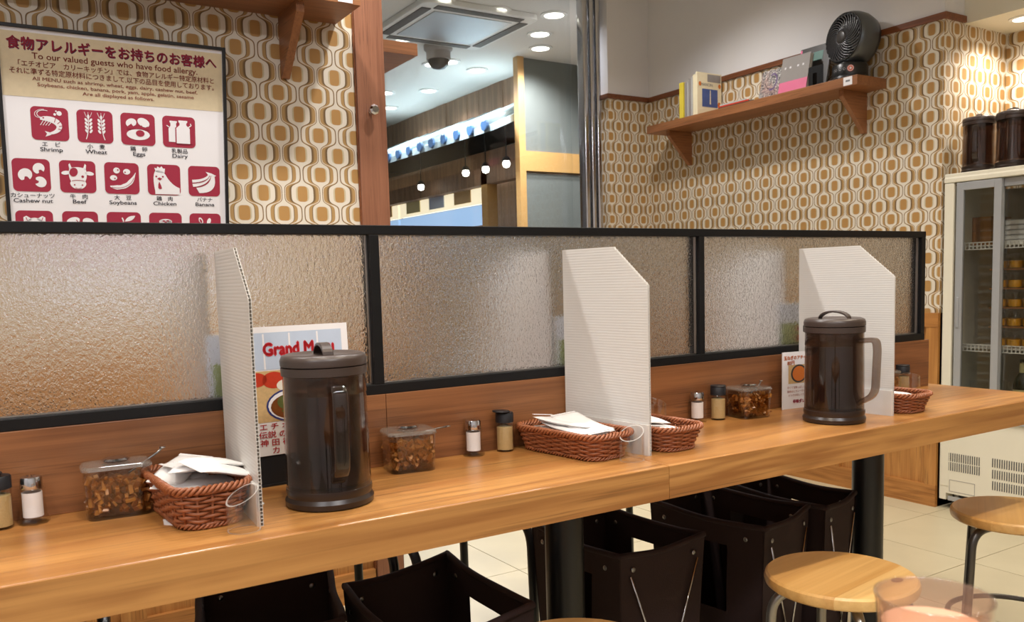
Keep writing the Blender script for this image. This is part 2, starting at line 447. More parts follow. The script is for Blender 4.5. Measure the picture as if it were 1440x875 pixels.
# hammered privacy glass
m, nt, b = new_mat('rain_glass')
b.inputs['Base Color'].default_value = (0.89, 0.915, 0.95, 1); b.inputs['Roughness'].default_value = 0.06
b.inputs['Transmission Weight'].default_value = 1.0; b.inputs['IOR'].default_value = 1.45
v = coords((1, 1, 0.62))
h = noise(v, 300, 2, 0.5, 0.8) + noise(v, 120, 1, 0.5) * 0.7
bump(b, h, 0.75, 0.002)

# ------------------------------------------------------------------ the room
floor = struct('floor', box(-2.2, 7.0, -3.4, 16.0, -0.06, -0.012), 'grout')
tile_m = mesh('tile', box(-0.2235, 0.2235, -0.2235, 0.2235, -0.012, 0.0)); tile_m.materials.append(MAT['tile'])
for i in range(-1, 12):
    for j in range(-3, 7):
        o = obj('floor_tile', tile_m, None, floor, loc=(0.05 + 0.45 * i, 0.02 + 0.45 * j, 0.0))
struct('floor_hall', box(-2.2, 7.0, 2.945, 16.0, -0.012, 0.0), 'hall_floor')
struct('ceiling', box(-2.2, 4.6, -3.4, 2.75, 2.75, 2.85), 'ceiling_white')
struct('ceiling_hall', box(-2.2, 7.0, 2.75, 16.0, 2.70, 2.85), 'ceiling_white')
struct('wall_rear', box(-2.3, 4.7, -3.5, -3.4, 0, 2.75), 'white_wall')
struct('wall_left', box(-2.3, -2.2, -3.4, 2.75, 0, 2.75), 'white_wall')

YP = 1.2
# wall with the allergy poster
struct('wall_poster', box(-2.2, 1.10, YP, YP + 0.12, 0.86, 2.75), 'paper_x')
wl = struct('wall_poster_wainscot', box(-2.2, 1.10, YP + 0.012, YP + 0.12, 0.0, 0.86), 'oak_panel')
obj('rail', box(-2.2, 1.10, YP - 0.006, YP + 0.012, 0.80, 0.86), 'oak_rail_x', wl)
obj('rail', box(-2.2, 1.10, YP - 0.006, YP + 0.012, 0.0, 0.10), 'oak_rail_x', wl)
for x in (-0.9, -0.3, 0.3, 0.72):
    obj('stile', box(x, x + 0.07, YP - 0.005, YP + 0.012, 0.10, 0.80), 'oak_panel', wl)
pl = struct('trim_1', box(1.092, 1.19, YP - 0.012, YP + 0.14, 0.0, 2.75), 'red_oak_z', bevel=0.002)
obj('edge_bead', box(1.088, 1.096, YP - 0.006, YP + 0.02, 0.0, 2.75), 'trim_wood', pl)

# shelf wall on the right, return wall and niche
struct('wall_right', box(XW, XW + 0.12, 0.7415, 2.74, 0.862, 2.125), 'paper_y')
struct('wall_right_upper', box(XW, XW + 0.12, 0.7415, 2.74, 2.125, 2.75), 'white_wall')
wr = struct('wall_right_wainscot', box(XW + 0.006, XW + 0.12, 0.74, 2.74, 0.0, 0.862), 'oak_panel')
obj('rail', box(XW - 0.012, XW + 0.006, 0.74, 2.74, 0.80, 0.862), 'oak_rail', wr)
obj('rail', box(XW - 0.012, XW + 0.006, 0.74, 2.74, 0.0, 0.096), 'oak_rail', wr)
for y in (0.74, 1.24, 1.74, 2.24, 2.64):
    obj('stile', box(XW - 0.010, XW + 0.006, y, y + 0.055, 0.096, 0.80), 'oak_panel', wr)
struct('trim_2', box(XW - 0.012, XW + 0.012, 0.728, 2.62, 2.105, 2.131), 'trim_wood')
struct('trim_3', box(XW + 0.0125, 3.711, 0.728, 0.7395, 2.105, 2.131), 'trim_wood')
struct('wall_niche_side', box(XW + 0.0006, 4.049, 0.740, 0.86, 0.862, 2.125), 'paper_n')
struct('wall_niche_side_lower', box(XW + 0.0066, 4.049, 0.740, 0.86, 0.0, 0.862), 'oak_panel')
struct('wall_niche_side_upper', box(XW + 0.0006, 4.049, 0.740, 0.86, 2.125, 2.75), 'white_wall')
struct('wall_niche_back', box(4.05, 4.15, -3.4, 0.86, 0.0, 2.75), 'paper_y')
struct('ceiling_niche_soffit', box(3.711, 4.05, -3.4, 0.7395, 2.10, 2.75), 'cream_enamel')
# far wall beside the shop front
x0 = onY(855, 130, 2.62).x
struct('wall_far', box(x0, XW + 0.12, 2.62, 2.80, 0.86, 2.125), 'paper_x')
struct('wall_far_end', box(x0 - 0.001, x0, 2.62, 2.80, 0.0, 2.125), 'paper_y')
struct('wall_far_upper', box(x0, XW + 0.12, 2.62, 2.80, 2.125, 2.75), 'white_wall')
wf = struct('wall_far_wainscot', box(x0, XW + 0.12, 2.626, 2.80, 0.0, 0.86), 'oak_panel')
obj('rail', box(x0, XW, 2.610, 2.626, 0.0, 0.10), 'oak_rail_x', wf)
struct('trim_4', box(x0 - 0.012, XW, 2.608, 2.63, 2.105, 2.131), 'trim_wood')
struct('trim_5', box(x0 - 0.012, x0 + 0.01, 2.63, 2.80, 2.105, 2.131), 'trim_wood')

# shop front glazing with a polished steel post
gx = onY(835, 200, 2.66).x
post = thing('steel_door_post', 'polished steel upright post at the edge of the shop window', 'post', (gx, 2.686, 0))
for dx, w in ((-0.062, 0.034), (-0.014, 0.030), (0.032, 0.034)):
    obj('steel_profile', prism(rrect(w, 0.07, 0.012, 4), 'z', 0.0, 2.75), 'chrome', post, loc=(dx + 0.01, 0, 0), smooth=True, auto=50)
obj('sill_channel', box(-0.07, 0.06, -0.04, 0.05, 0.0, 0.05), 'steel', post)
w1 = struct('window_1', box(1.0, gx - 0.07, 2.775, 2.783, 0.05, 2.70), 'window_glass')
obj('window_sill', box(1.0, gx - 0.07, 2.75, 2.81, 0.0, 0.05), 'steel', w1)

# ------------------------------------------------------------------ the hall beyond the window
XF = 3.84
def hall_lamp(px, py, label, lit):
    p = onZ(px, py, 2.70)
    t = thing('ceiling_downlight', label, 'lamp', (p.x, p.y, 2.70), 0, 'round downlights in the hall ceiling')
    obj('trim_ring', xf(lathe([(0.085, 0.0), (0.085, -0.008), (0.062, -0.010), (0.062, 0.0)], 24), T(0, 0, 0)), 'white_plastic', t, smooth=True, auto=40)
    obj('lens', lathe([(0.062, -0.004), (0.0, -0.004)], 24), 'lamp_glow', t)
    if lit: spot('hall_downlight', (p.x, p.y, 2.68), (p.x, p.y, 0.0), 100, COOL, 150)
for px, py in ((779, 20), (759, 47), (760, 67), (671, 98), (603, 127), (569, 53), (632, 86), (548, 151), (609, 90), (542, 130), (700, 14), (620, 0)):
    hall_lamp(px, py, 'small round lit downlight in the white hall ceiling beyond the window', (px, py) not in ((569, 53), (700, 14), (620, 0)))
a0 = onZ(548, 42, 2.7); a1 = onZ(632, -4, 2.7); a2 = onZ(716, 16, 2.7)
ac = thing('air_conditioner', 'square white ceiling air conditioner panel with grey grille in the hall', 'air conditioner', ((a0.x + a2.x) / 2 + 0.05, (a0.y + a2.y) / 2 + 0.02, 2.70), 0)
obj('panel', prism(rrect(0.80, 0.80, 0.05, 4), 'z', -0.035, -0.0), 'white_plastic', ac, bevel=0.006)
obj('intake_grille', box(-0.27, 0.27, -0.27, 0.27, -0.040, -0.034), 'alu', ac)
for s in (-1, 1):
    obj('outlet_shade', box(-0.30, 0.30, s * 0.34 - 0.03, s * 0.34 + 0.03, -0.040, -0.034), 'vent_shade', ac)  # dark boxes painted in place of the shaded air outlet openings
    obj('outlet_shade', box(s * 0.34 - 0.03, s * 0.34 + 0.03, -0.30, 0.30, -0.040, -0.034), 'vent_shade', ac)
c0 = onZ(616, 64, 2.70)
dc = thing('dome_camera', 'grey dome security camera hanging from the hall ceiling', 'camera', (c0.x, c0.y, 2.70))
obj('mount', lathe([(0, 0), (0.10, 0), (0.10, -0.03), (0.085, -0.045), (0.085, -0.10), (0, -0.10)], 28), 'book_grey', dc, smooth=True, auto=40)
obj('dome', lathe([(0.075, -0.10), (0.068, -0.13), (0.045, -0.155), (0, -0.165)], 24), 'book_dark', dc, smooth=True)
# grey stone pier with timber bands
g0 = onZ(735, 80, 2.70)
pier = thing('stone_pier', 'grey stone clad pier with pale timber bands in the hall', 'pillar', (g0.x, g0.y, 0))
obj('stone_panel', box(0.0, 3.2, 0.02, 0.08, 0.0, onY(740, 243, g0.y).z), 'stone_grey', pier)
obj('stone_panel', box(0.0, 3.2, 0.02, 0.08, onY(740, 212, g0.y).z, 2.70), 'stone_grey', pier)
obj('timber_band', box(0.0, 3.2, 0.0, 0.08, onY(740, 240, g0.y).z, onY(740, 212, g0.y).z), 'gold_wood', pier)
obj('timber_post', box(-0.055, 0.0, -0.01, 0.05, 0.0, 2.70), 'gold_wood', pier)
# timber fascia, tiled eave and lit stall along X = XF
YN, YFAR = g0.y + 0.10, 13.0
zf = onX(718, 160, XF).z
fas = thing('timber_fascia', 'brown vertical timber boarding above the tiled eave of the stall', 'wall', (XF, 0, 0))
fas_b = mesh('board', box(0.0, 0.04, 0.0, 0.196, zf, 2.70)); fas_b.materials.append(wood('fascia_wood', (150, 118, 92), (104, 78, 58), 'z', 0.6))
yy = YN
while yy < 10.5:
    o = obj('board', fas_b, None, fas, loc=(random.uniform(-0.006, 0.006), yy, 0)); yy += 0.2
ea = thing('tiled_eave', 'glossy blue grey tiled eave roof over the lit stall in the hall', 'roof', (XF - 0.05, 0, zf - 0.002))
obj('slope', prism([(0.0, 0.0), (0.0, -0.06), (-0.42, -0.24), (-0.42, -0.19)], 'y', YN, 10.5), 'roof_tile', ea)
tm = mesh('tile_roll', tube([(0, 0, 0.02), (-0.43, 0, -0.18)], 0.040, 10), True); tm.materials.append(MAT['roof_tile'])
em = mesh('tile_end', xf(lathe([(0, 0), (0.045, 0), (0.045, 0.02), (0, 0.02)], 14), R(-PI / 2, 'Y')), False); em.materials.append(MAT['roof_edge'])
yy = YN + 0.1
while yy < 10.4:
    obj('tile_roll', tm, None, ea, loc=(0, yy, 0)); obj('tile_end', em, None, ea, loc=(-0.42, yy, -0.185)); yy += 0.22
stall = thing('market_stall', 'brightly lit food stall front under the tiled eave', 'shop', (XF, 0, 0))
obj('back_board', box(0.5, 0.55, YN, 10.5, 0.0, zf - 0.1), 'fascia_wood', stall)
obj('beam', box(0.0, 0.10, YN, 10.5, zf - 0.52, zf - 0.38), 'fascia_wood', stall)
for y in (YN + 0.9,): obj('timber_post', box(0.0, 0.10, y, y + 0.1, 0.0, zf - 0.38), 'gold_wood', stall)
obj('counter', box(0.0, 0.5, YN, 10.5, 0.0, 1.15), 'gold_wood', stall)
zl, zm, zh = onX(600, 325, XF).z, onX(600, 298, XF).z, onX(600, 254, XF).z
for k, (ya, yb) in enumerate(((YN + 1.15, YN + 2.9), (YN + 2.95, YN + 4.2), (YN + 4.3, 10.4))):
    obj('lit_sign', box(0.10, 0.14, ya, yb, zm, zh), 'sign_glow', stall)
    obj('lit_band', box(0.10, 0.14, ya, yb, zl, zm - 0.01), 'blue_glow', stall)
    for q_ in range(3):
        yq = ya + (yb - ya) * (0.12 + 0.3 * q_)
        obj('menu_photo', box(0.092, 0.0995, yq, yq + (yb - ya) * 0.18, zm + 0.03, zh - 0.06 - 0.05 * (q_ % 2)), ('food_beige', 'sky_print', 'label_cream')[q_], stall)
for px, py in ((683, 238), (712, 230), (592, 263), (655, 243)):
    p = onX(px, py, XF - 0.14)
    t = thing('pendant_lamp', 'small glowing pendant lamp hanging under the stall eave', 'lamp', tuple(p), 0, 'pendant lamps under the stall eave')
    obj('bulb', lathe([(0, -0.035), (0.025, -0.025), (0.032, 0), (0.022, 0.025), (0, 0.03)], 18), 'lamp_glow', t, smooth=True)
    obj('shade', lathe([(0.040, 0.018), (0.025, 0.05), (0.005, 0.06), (0.005, zf - 0.102 - p.z)], 18), 'book_dark', t, smooth=True)
struct('wall_hall_end', box(-2.2, 7.0, 10.5, 10.6, 0, 2.7), 'gold_wood')
struct('wall_hall_left', box(-2.3, -2.2, 2.8, 10.5, 0, 2.7), 'white_wall')

# ------------------------------------------------------------------ wall shelves
def bracket_geo(depth, drop, th):
    return prism([(0, 0), (-depth, 0), (-depth, -0.03), (-0.012, -drop), (0, -drop)], 'y', -th / 2, th / 2)
zb = onX(1246, 124.2, XW).z; zt = onX(1246, 110.7, XW).z
yr = onX(1246, 117, XW).y; yl = onX(909, 181, 3.36).y
SD = 0.205
sh = thing('wall_shelf', 'long brown wooden shelf with triangular brackets holding books and a fan', 'shelf', (XW, 0, zb))
obj('board', box(-SD, 0.0, yr, yl, 0.0, zt - zb), 'shelf_wood_y', sh, bevel=0.001)
bg = bracket_geo(0.17, 0.185, 0.024)
obj('bracket', bg, 'shelf_wood_x', sh, loc=(0, onX(1219, 184, XW).y + 0.012, 0))
obj('bracket', bg, 'shelf_wood_x', sh, loc=(0, onX(971, 229, XW).y, 0))
tg = obj('tag', box(-SD - 0.0012, -SD, yr + 0.025, yr + 0.07, 0.004, 0.040), 'paper_white', sh)
obj('tag_print', box(-SD - 0.0016, -SD - 0.001, yr + 0.036, yr + 0.058, 0.019, 0.027), 'ink_grey', tg)
ZS = zt
# shelf above the poster
sl = thing('wall_shelf', 'brown wooden shelf on a bracket above the framed allergy poster', 'shelf', (0, YP, zb))
obj('board', box(-0.55, 1.035, -SD, 0.0, 0.0, zt - zb), 'shelf_wood_x', sl, bevel=0.001)
xb = onY(395, 108, YP).x
bgx = prism([(0, 0), (-0.17, 0), (-0.17, -0.03), (-0.012, -0.185), (0, -0.185)], 'x', -0.012, 0.012)
obj('bracket', bgx, 'shelf_wood_y', sl, loc=(xb + 0.012, 0, 0)); obj('bracket', bgx, 'shelf_wood_y', sl, loc=(-0.3, 0, 0))
tg = obj('tag', box(0.965, 1.01, -SD - 0.0012, -SD, 0.003, 0.032), 'paper_white', sl)
obj('tag_print', box(0.977, 0.999, -SD - 0.0016, -SD - 0.001, 0.014, 0.022), 'ink_grey', tg)
# end of the next shelf behind the pillar
s2 = thing('wall_shelf', 'end of a brown wooden shelf sticking out behind the timber pillar', 'shelf', (0, 1.74, zb))
p2 = onZ(587.5, 78.5, zb)
obj('board', box(0.75, p2.x, p2.y - 1.74, 0.0, 0.0, zt - zb), 'shelf_wood_x', s2, bevel=0.001)
obj('bracket', prism([(0, 0), (-0.2, 0), (-0.2, -0.03), (-0.012, -0.185), (0, -0.185)], 'x', -0.012, 0.012), 'shelf_wood_y', s2, loc=(p2.x - 0.10, 0, 0))
struct('wall_behind_pillar', box(0.7, 1.31, 1.74, 1.86, 0, 2.75), 'paper_x')
# knob on the pillar
kp = onY(522, 156, YP - 0.012)
kn = thing('coat_knob', 'small faceted chrome knob screwed to the timber pillar', 'knob', (kp.x, YP - 0.012, kp.z))
kr = R(PI / 2, 'X')
obj('stem', xf(lathe([(0.009, 0), (0.006, 0.004), (0.005, 0.016)], 16), kr), 'chrome', kn, smooth=True)
obj('head', xf(lathe([(0.005, 0.014), (0.016, 0.020), (0.0165, 0.028), (0.011, 0.034), (0, 0.034)], 8), kr), 'chrome', kn)

# ------------------------------------------------------------------ allergy poster
PW = 0.566
po = thing('framed_poster', 'black framed food allergy poster with maroon ingredient icons on patterned wall', 'poster', (0.096, 1.17, 1.25), 0, rx=math.radians(8.0))
PT, PB = 0.488, -0.36
obj('paper', box(0.008, PW - 0.008, 0.0, 0.004, PB + 0.008, PT - 0.008), 'paper_white', po)
obj('backing', box(0.002, PW - 0.002, 0.004, 0.010, PB + 0.002, PT - 0.002), 'black_plastic', po)
for g in (box(0, 0.009, -0.008, 0.012, PB, PT), box(PW - 0.009, PW, -0.008, 0.012, PB, PT), box(0.009, PW - 0.009, -0.008, 0.012, PT - 0.009, PT), box(0.009, PW - 0.009, -0.008, 0.012, PB, PB + 0.009)):
    obj('frame_bar', g, 'black_metal', po, bevel=0.0015)
obj('header_band', polys([[(0.010, 0.312), (PW - 0.010, 0.312), (PW - 0.010, PT - 0.018), (0.010, PT - 0.018)]], -0.0004), 'parchment', po)
cx = PW / 2
def pt(s, size, mat, z, x=None, bold=0.0, sx=1.0, space=1.0, y=-0.0012, nm='lettering'):
    return text(nm, s, size, mat, po, (cx if x is None else x, y, z), bold=bold, sx=sx, space=space)
TITLE = '食物アレルギーをお持ちのお客様へ'
pt(TITLE, 0.033, 'ink_shadow', 0.4295, cx + 0.0012, 0.0009, 0.96, 1.04, -0.0008)
pt(TITLE, 0.033, 'ink_red', 0.431, None, 0.0009, 0.96, 1.04)
pt('To our valued guests who have food allergy.', 0.0215, 'ink_brown', 0.4075, cx + 0.002, 0.00025, 1.06)
pt('「エチオピア　カリーキッチン」では、食物アレルギー特定原材料と', 0.0165, 'ink_brown', 0.388, cx + 0.004, 0.0002, 0.97)
pt('それに準ずる特定原材料につきまして,以下の品目を使用しております。', 0.0165, 'ink_brown', 0.3695, cx + 0.002, 0.0002, 0.97)
pt('All MENU such as shrimp, wheat, eggs, dairy, cashew nut, beef,', 0.0125, 'ink_brown', 0.3545, cx, 0.00015, 1.28)
pt('Soybeans, chicken, banana, pork, yam, apple, gelatin, sesame', 0.0125, 'ink_brown', 0.3405, cx, 0.00015, 1.28)
pt('Are all displayed as follows.', 0.0125, 'ink_brown', 0.3265, cx, 0.00015, 1.28)

def bez(p, n=10):
    out = []
    for i in range(n + 1):
        t = i / n
        q = [Vector((a, b)) for a, b in p]
        while len(q) > 1: q = [u * (1 - t) + w * t for u, w in zip(q, q[1:])]
        out.append((q[0].x, q[0].y))
    return out
def crescent(cx, cy, r, rot, notch=0.5):
    """cashew shape"""
    o = []
    for i in range(25):
        a = math.radians(-100 + 290 * i / 24); o.append((r * math.cos(a), r * math.sin(a) * 0.92))
    o += [(-0.72 * r, -0.35 * r), (-0.25 * r, -0.12 * r), (-0.05 * r, -0.38 * r)]
    c, s = math.cos(rot), math.sin(rot)
    return [(cx + c * x - s * y, cy + s * x + c * y) for x, y in o]
def icon(kind):
    """white drawing and maroon detail polygons in a -1..1 square"""
    W, D = [], []
    if kind == 'shrimp':
        body = bez([(-0.55, 0.30), (0.1, 0.42), (0.75, 0.15), (0.72, -0.3), (0.35, -0.55), (-0.05, -0.62)], 16)
        W.append(stroke(body, [0.16, 0.26, 0.32, 0.36, 0.38, 0.38, 0.38, 0.36, 0.34, 0.32, 0.30, 0.28, 0.25, 0.22, 0.19, 0.16, 0.12]))
        W.append([(-0.02, -0.56), (-0.32, -0.48), (-0.20, -0.64), (-0.30, -0.84), (0.04, -0.70)])
        W.append(stroke(bez([(-0.5, 0.38), (-0.9, 0.5), (-0.7, 0.95), (-0.1, 0.82)], 10), 0.04)); W.append(stroke(bez([(-0.5, 0.36), (-1.0, 0.3), (-0.95, 0.9), (-0.3, 0.9)], 10), 0.03))
        for k in range(4): W.append(stroke([(-0.35 + 0.17 * k, 0.22), (-0.55 + 0.15 * k, -0.12)], 0.035))
        W += [disc(0.55, 0.70, 0.15), disc(0.30, 0.62, 0.08), disc(0.38, 0.83, 0.05)]
        D.append(disc(-0.36, 0.36, 0.05))
        for a, b2 in (((0.35, 0.42), (0.25, 0.10)), ((0.66, 0.25), (0.42, 0.02)), ((0.80, -0.05), (0.50, -0.14)), ((0.72, -0.36), (0.45, -0.30))): D.append(stroke([a, b2], 0.04))
    elif kind == 'wheat':
        for cx0, s in ((-0.38, -1), (0.38, 1)):
            W.append(stroke(bez([(cx0 - 0.18 * s * -1, -0.85), (cx0, -0.4), (cx0, 0.5)], 6), 0.05))
            W.append(disc(cx0, 0.62, 0.07, 0.15))
            for k in range(4):
                z = 0.40 - 0.24 * k
                W.append(disc(cx0 - 0.13, z, 0.07, 0.14, 14, 0.55)); W.append(disc(cx0 + 0.13, z, 0.07, 0.14, 14, -0.55))
            for d in (-0.22, 0.0, 0.22): W.append(stroke([(cx0 + d * 0.5, 0.6), (cx0 + d, 0.92)], 0.025))
    elif kind == 'eggs':
        W.append(disc(0.35, 0.48, 0.40, 0.28, 24, -0.5)); W.append(disc(-0.42, 0.42, 0.34, 0.28, 24, 0.5))
        W.append(disc(0.0, -0.35, 0.72, 0.36, 30))
        D.append([(-0.62, 0.2), (-0.42, 0.36), (-0.30, 0.2), (-0.12, 0.30), (0.05, 0.12), (0.22, 0.30), (0.36, 0.10), (0.6, 0.24), (0.7, 0.02), (-0.7, 0.02)])
        D.append(disc(0.12, -0.26, 0.27, 0.22)); W.append(disc(0.2, -0.2, 0.06, 0.05))
    elif kind == 'dairy':
        W.append([(-0.68, -0.70), (-0.68, 0.20), (-0.55, 0.40), (-0.55, 0.58), (-0.60, 0.64), (-0.60, 0.74), (-0.12, 0.74), (-0.12, 0.64), (-0.18, 0.58), (-0.18, 0.40), (-0.05, 0.20), (-0.05, -0.70)])
        D.append([(-0.25, -0.80), (-0.25, 0.28), (-0.05, 0.50), (-0.12, 0.85), (0.0, 0.86), (0.85, 0.8), (0.85, -0.8)])
        W.append([(-0.18, -0.78), (-0.18, 0.26), (0.04, 0.48), (0.04, 0.62), (-0.03, 0.68), (-0.03, 0.80), (0.55, 0.80), (0.55, 0.68), (0.48, 0.62), (0.48, 0.48), (0.70, 0.26), (0.70, -0.78)])
        W.append(stroke([(0.60, 0.34), (0.80, 0.50), (0.74, 0.62)], 0.07)); W.append(stroke([(-0.64, 0.3), (-0.80, 0.42)], 0.06))
    elif kind == 'cashew':
        W += [crescent(-0.36, 0.02, 0.42, 0.9), crescent(0.42, 0.45, 0.36, -2.0 + PI), crescent(0.48, -0.42, 0.36, 2.2 - PI)]
    elif kind == 'cow':
        W.append(bez([(-0.45, 0.55), (0.0, 0.72), (0.45, 0.55)], 6) + bez([(0.50, 0.45), (0.58, 0.0), (0.42, -0.3)], 6) + bez([(0.48, -0.45), (0.40, -0.95), (-0.40, -0.95), (-0.48, -0.45)], 10) + bez([(-0.42, -0.3), (-0.58, 0.0), (-0.50, 0.45)], 6))
        W.append(disc(-0.70, 0.24, 0.26, 0.13, 18, 0.15)); W.append(disc(0.70, 0.24, 0.26, 0.13, 18, -0.15))
        W.append([(-0.48, 0.45), (-0.52, 0.78), (-0.44, 0.88), (-0.34, 0.58)]); W.append([(0.48, 0.45), (0.52, 0.78), (0.44, 0.88), (0.34, 0.58)])
        D += [disc(-0.24, 0.30, 0.24, 0.30, 24, -0.3), disc(0.28, 0.02, 0.08), disc(-0.22, -0.54, 0.05), disc(0.24, -0.54, 0.05)]
        D += [stroke(bez([(-0.36, -0.28), (0, -0.18), (0.38, -0.28)], 8), 0.04), stroke(bez([(-0.18, -0.74), (0, -0.82), (0.18, -0.74)], 8), 0.04)]
    elif kind == 'soy':
        W += [disc(-0.32, 0.52, 0.20), disc(0.30, 0.46, 0.22, 0.19), disc(-0.52, 0.02, 0.22, 0.18)]
        W.append(stroke(bez([(-0.75, -0.55), (-0.2, -0.75), (0.4, -0.55), (0.62, -0.2), (0.85, 0.42)], 16), [0.06, 0.16, 0.24, 0.30, 0.28, 0.26, 0.30, 0.32, 0.29, 0.27, 0.30, 0.30, 0.26, 0.20, 0.13, 0.07, 0.03]))
        D += [stroke(bez([(-0.66, -0.62), (0.1, -0.80), (0.62, -0.34), (0.72, 0.05)], 12), 0.03), disc(-0.24, 0.56, 0.05), disc(0.2, 0.42, 0.05), disc(-0.44, -0.02, 0.05)]
    elif kind == 'chicken':
        W.append([(-0.60, -1.0)] + bez([(-0.60, -0.8), (-0.75, 0.1), (-0.62, 0.45)], 6) + bez([(-0.55, 0.62), (-0.15, 0.75), (0.05, 0.42)], 8) + bez([(0.10, 0.35), (0.45, -0.35), (1.0, -0.55)], 8) + [(1.0, -1.0)])
        W.append([(-0.52, 0.52), (-0.60, 0.82), (-0.46, 0.78), (-0.40, 0.92), (-0.26, 0.82), (-0.14, 0.94), (-0.05, 0.80), (0.08, 0.78), (0.04, 0.45)])
        D += [disc(-0.50, 0.22, 0.06), disc(-0.08, 0.22, 0.06), [(-0.45, 0.08), (-0.30, 0.16), (-0.12, 0.08), (-0.28, -0.06)], [(-0.32, -0.12), (-0.20, -0.42), (-0.16, -0.62), (-0.30, -0.66), (-0.40, -0.58), (-0.38, -0.3)]]
    elif kind == 'banana':
        top = [(0.10, 0.68), (0.30, 0.60), (0.62, 0.55), (0.82, 0.40), (0.76, 0.34), (0.62, 0.40)]
        W.append([(0.10, 0.68), (0.22, 0.54)] + bez([(0.26, 0.45), (0.0, 0.12), (-0.82, 0.08)], 8) + bez([(-0.80, -0.12), (0.1, -0.05), (0.40, 0.40)], 8) + [(0.72, 0.36), (0.82, 0.42), (0.5, 0.58)])
        W.append(bez([(0.34, 0.42), (0.2, -0.10), (-0.80, -0.20)], 8) + bez([(-0.76, -0.42), (0.2, -0.35), (0.48, 0.40)], 8))
        W.append(bez([(0.44, 0.42), (0.42, -0.35), (-0.55, -0.48)], 8) + bez([(-0.35, -0.85), (0.95, -0.85), (0.70, 0.40)], 10))
        D += [stroke(bez([(0.38, 0.42), (0.2, -0.12), (-0.78, -0.16)], 8), 0.035), stroke(bez([(0.46, 0.40), (0.40, -0.35), (-0.6, -0.45)], 8), 0.035)]
    elif kind == 'pig':
        W += [disc(0, -0.2, 0.62, 0.80), [(-0.62, 0.1), (-0.62, 0.62), (-0.45, 0.72), (-0.12, 0.5)], [(0.62, 0.1), (0.62, 0.62), (0.45, 0.72), (0.12, 0.5)]]
        D += [disc(0, -0.4, 0.24, 0.18), disc(-0.25, 0.1, 0.06), disc(0.25, 0.1, 0.06), stroke([(-0.48, 0.62), (-0.40, 0.40)], 0.04), stroke([(0.48, 0.62), (0.40, 0.40)], 0.04)]
    elif kind == 'yam':
        W += [disc(-0.42, 0.42, 0.40, 0.24, 20, 0.3), disc(0.48, 0.35, 0.36, 0.26, 20, -0.4), disc(-0.1, -0.35, 0.65, 0.34, 24, 0.2)]
        D += [stroke([(-0.25, 0.5), (0.0, 0.15)], 0.05)]
    elif kind == 'apple':
        W += [disc(-0.22, -0.25, 0.48, 0.55), disc(0.22, -0.25, 0.48, 0.55), stroke(bez([(0.0, 0.2), (-0.02, 0.5), (-0.12, 0.68)], 5), 0.08), bez([(0.05, 0.42), (0.2, 0.85), (0.72, 0.82)], 8) + bez([(0.7, 0.78), (0.55, 0.4), (0.05, 0.42)], 8)]
        D += [stroke(bez([(0.0, 0.28), (-0.02, 0.36), (0.0, 0.42)], 4), 0.05)]
    elif kind == 'gelatin':
        W += [bez([(-0.6, -0.6), (-0.45, 0.5), (-0.30, 0.55)], 8) + bez([(0.30, 0.55), (0.45, 0.5), (0.6, -0.6)], 8), disc(0, 0.45, 0.42, 0.18)]
        D += [disc(-0.12, 0.48, 0.09, 0.05), disc(0.14, 0.50, 0.09, 0.05), disc(0.0, 0.40, 0.08, 0.04)]
    else:
        for x, z, r in ((-0.3, 0.55, 0.4), (0.25, 0.5, -0.3), (0.0, 0.0, 0.2), (-0.5, -0.3, -0.5), (0.5, -0.3, 0.6)): W.append(disc(x, z, 0.13, 0.24, 16, r))
        D += [disc(-0.3, 0.52, 0.07, 0.16, 14, 0.4)]
    return W, D
def add_icon(kind, jp, en, x0, ztop, w=0.0875, h=0.0845):
    tile = obj('icon_tile', polys([rrect(w, h, 0.012, 6, x0 + w / 2, ztop - h / 2)], -0.0006), 'ink_maroon', po)
    Wp, Dp = icon(kind); c0, z0 = x0 + w / 2, ztop - h / 2
    fx = lambda p: [(c0 + a * w * 0.47, z0 + b2 * h * 0.47) for a, b2 in p]
    obj('icon_drawing', polys([fx(p) for p in Wp], -0.0011), 'paper_white', tile)
    if Dp and kind != 'dairy': obj('icon_detail', polys([fx(p) for p in Dp], -0.0015), 'ink_maroon', tile)
    elif Dp:
        obj('icon_detail', polys([fx(p) for p in Dp], -0.0015), 'ink_maroon', tile); obj('icon_drawing', polys([fx(p) for p in Wp[1:]], -0.0019), 'paper_white', tile)
    if jp:
        text('caption', jp, 0.0135, 'ink_dark', po, (c0, -0.0008, ztop - h - 0.0150), bold=0.00018, sx=1.1)
        text('caption', en, 0.0148, 'ink_dark', po, (c0, -0.0008, ztop - h - 0.0285), bold=0.00022, sx=1.28)
for i, a in enumerate((('shrimp', 'エ　ビ', 'Shrimp'), ('wheat', '小　麦', 'Wheat'), ('eggs', '鶏　卵', 'Eggs'), ('dairy', '乳製品', 'Dairy'))):
    add_icon(*a, 0.0690 + 0.1072 * i, 0.2900)
for i, a in enumerate((('cashew', 'カシューナッツ', 'Cashew nut'), ('cow', '牛　肉', 'Beef'), ('soy', '大　豆', 'Soybeans'), ('chicken', '鶏　肉', 'Chicken'), ('banana', 'バナナ', 'Banana'))):
    add_icon(*a, 0.0185 + 0.1092 * i, 0.1565)
for i, a in enumerate((('pig', '豚　肉', 'Pork'), ('yam', 'やまいも', 'Yam'), ('apple', 'りんご', 'Apple'), ('gelatin', 'ゼラチン', 'Gelatin'), ('sesame', 'ご　ま', 'Sesame'))):
    add_icon(*a, 0.0185 + 0.1092 * i, 0.0225)

